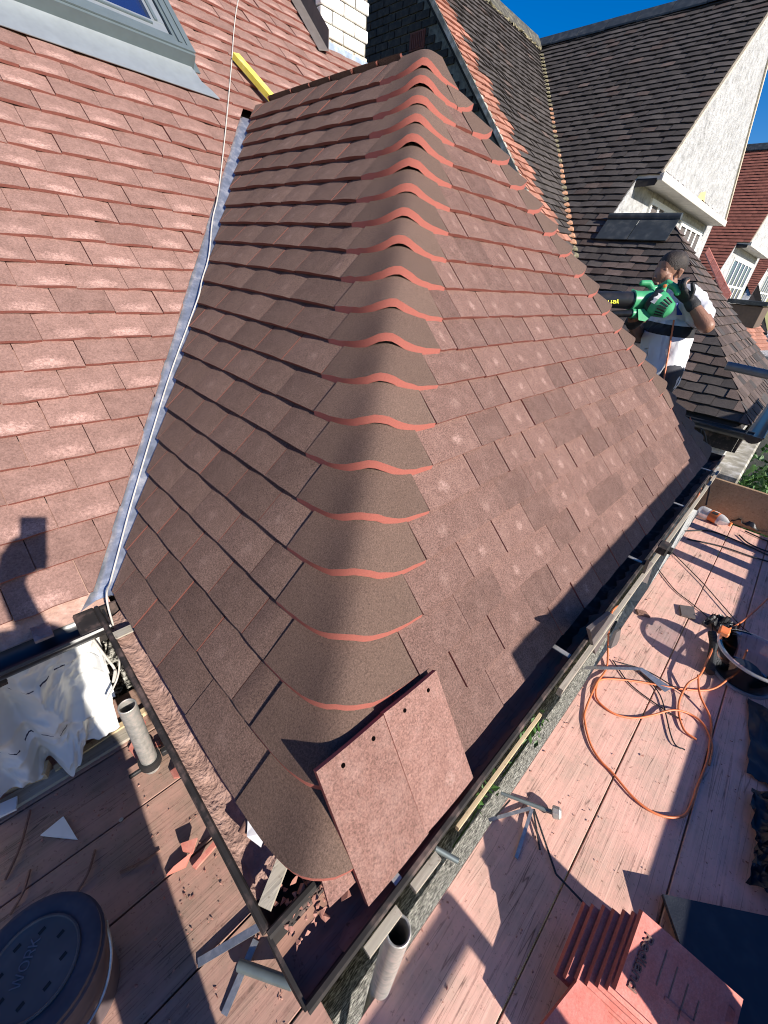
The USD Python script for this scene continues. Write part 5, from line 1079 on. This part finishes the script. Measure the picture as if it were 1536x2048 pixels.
part(lbn, 'lower_housing', cat_([hull([B(px, py, 2.58 + dd) for px, py in ((1276, 618), (1303, 617), (1301, 634), (1290, 643), (1277, 640)) for dd in (-.035, .035)]), lathe([(0, 0), (.026, 0), (.028, .05), (.028, .07), (.02, .072)], B(1284, 627), 20, fdir)]), 'green_plastic', smooth=25)
fa = unit(B(1342, 622, 2.50) - B(1304, 601, 2.56)); fc = B(1304, 602, 2.55)
fan = part(lbn, 'fan_housing', lathe([(0, .0), (.062, 0), (.072, .008), (.072, .05), (.060, .085), (.046, .125), (.018, .14), (0, .14)], fc, 28, fa), 'green_plastic', smooth=30)
part(fan, 'intake_ring', lathe([(.02, -.004), (.070, -.004), (.074, .004), (.074, .022), (.0725, .03)], fc, 28, fa), 'black_plastic', smooth=30)
s1 = unit(np.cross(fa, tow)); s2 = np.cross(s1, fa)
for i in range(7):
    t = -.9 + .3 * i; rd_ = s2 * math.cos(t) + s1 * math.sin(t)
    part(fan, 'vent_slot', bar(fc + fa * .075 + rd_ * .0665, fc + fa * .118 + rd_ * .0505, .007, .004, up=rd_), 'black_rubber')
part(fan, 'rating_label', slab(np.array([[fc + fa * a + (s2 * math.cos(t) + s1 * math.sin(t)) * .0735 for t in (-.75, -.3, .1)] for a in (.02, .048)]), s2 * .001), 'paper_white')
part(lbn, 'handle', skinned(chain([(B(1284, 566), .016), (B(1298, 567), .020), (B(1305, 577), .016), (B(1322, 574), .018), (B(1335, 566, 2.54), .020), (B(1350, 575, 2.52), .020), (B(1356, 586, 2.5), .016)]) + chain([(B(1305, 577), .016), (B(1302, 592), .022)]) + chain([(B(1335, 568, 2.54), .016), (B(1322, 588, 2.54), .020)]), .012, 4), 'green_plastic', smooth=40)
part(lbn, 'switch', lathe([(0, .008), (.010, .006), (.011, 0)], B(1330, 572, 2.515), 12, tow), 'orange_plastic', smooth=30)
# --- the photographer, behind the camera
phc = np.array([-.37, -.52, 1.02]); pf = unit(np.array([.45, .80, -.35]))
hb2, HP2 = head(phc, pf, np.array([0, 0, 1.0]))
pc_, pw, ph_ = np.array([-.39, -.58, .62]), np.array([-.36, -.56, .38]), np.array([-.35, -.58, .22])
ps = unit(np.array([.87, -.49, 0]))
phone_c = CP + CR @ np.array([-.026, -.052, .012])
wrP = CP + CR @ np.array([-.055, -.165, .045]); elP = np.array([-.23, -.50, .50]); shP = pc_ + ps * .17 + [0, 0, .17]
shQ = pc_ - ps * .17 + [0, 0, .17]; elQ = np.array([-.70, -.55, .48]); wrQ = np.array([-.62, -.38, .30])
pr_ = thing('person', 'person holding up a phone behind the camera, seen only by the shadow', 'person', base=(-.42, -.58, -.6))
kl, kr = np.array([-.27, -.62, -.18]), np.array([-.47, -.56, -.18]); al, ar = np.array([-.27, -.70, -.52]), np.array([-.52, -.64, -.52])
bones = hb2 + [limb([(HP2(-.03, 0, -.07), .055), (pc_ + [0, 0, .2], .06)]), limb([(pc_ + ps * .1 + [0, 0, .14], .08), (pc_ - ps * .1 + [0, 0, .14], .08), (pw, .11), (pc_, .115)]), limb([(pw + ps * .05, .11), (pw - ps * .05, .11), (ph_ + ps * .08, .10), (ph_ - ps * .08, .10)])] + \
    chain([(pc_ + ps * .1 + [0, 0, .15], .07), (shP, .055), (elP, .043), (wrP, .028)]) + chain([(pc_ - ps * .1 + [0, 0, .15], .07), (shQ, .055), (elQ, .043), (wrQ, .028)]) + \
    chain([(ph_ + ps * .08, .09), (kl, .058), (al, .042)]) + chain([(ph_ - ps * .08, .09), (kr, .058), (ar, .042)]) + \
    hand(wrP, CR @ np.array([.15, .95, 0]), CR @ np.array([1, 0, 0.0]), .35, 1.0, 1) + hand(wrQ, np.array([.1, .4, -.9]), np.array([1., 0, 0]), .3, 1.0, 1)
part(pr_, 'body', skinned(bones, .02, 6), 'skin', smooth=True)
part(pr_, 'shirt', skinned([limb([(pc_ + ps * .1 + [0, 0, .14], .095), (pc_ - ps * .1 + [0, 0, .14], .095), (pw + ps * .03, .13), (pw - ps * .03, .13), (ph_, .125)]), limb([(shP, .07), (elP * .5 + shP * .5, .062)]), limb([(shQ, .07), (elQ * .5 + shQ * .5, .062)])], .03, 6), 'trousers', smooth=True)
part(pr_, 'trousers', skinned([limb([(ph_ + ps * .08, .11), (ph_ - ps * .08, .11)])] + chain([(ph_ + ps * .08, .105), (kl, .075), (al, .06)]) + chain([(ph_ - ps * .08, .105), (kr, .075), (ar, .06)]), .03, 6), 'shirt_black', smooth=True)
for a in (al, ar): part(pr_, 'shoe', hull([np.array([a[0], a[1], -.6]) + np.array([y, x, z]) for x, z1 in ((-.08, .07), (.05, .09), (.17, .045)) for y in (-.045, .045) for z in (.002, z1)]), 'glove', smooth=40)
part(pr_, 'hair', limb([(HP2(-.03, 0, .06), .095), (HP2(-.02, 0, .07), .09)]), 'hair', smooth=True)
a_, b_, c_ = CR[:, 0], CR[:, 1], CR[:, 2]
phn = thing('phone', 'dark phone held up by the person behind the camera', 'phone', base=phone_c)
part(phn, 'case', obox(phone_c - a_ * .036 - b_ * .0735 - c_ * .004, a_ * .072, b_ * .147, c_ * .008), 'phone_black')
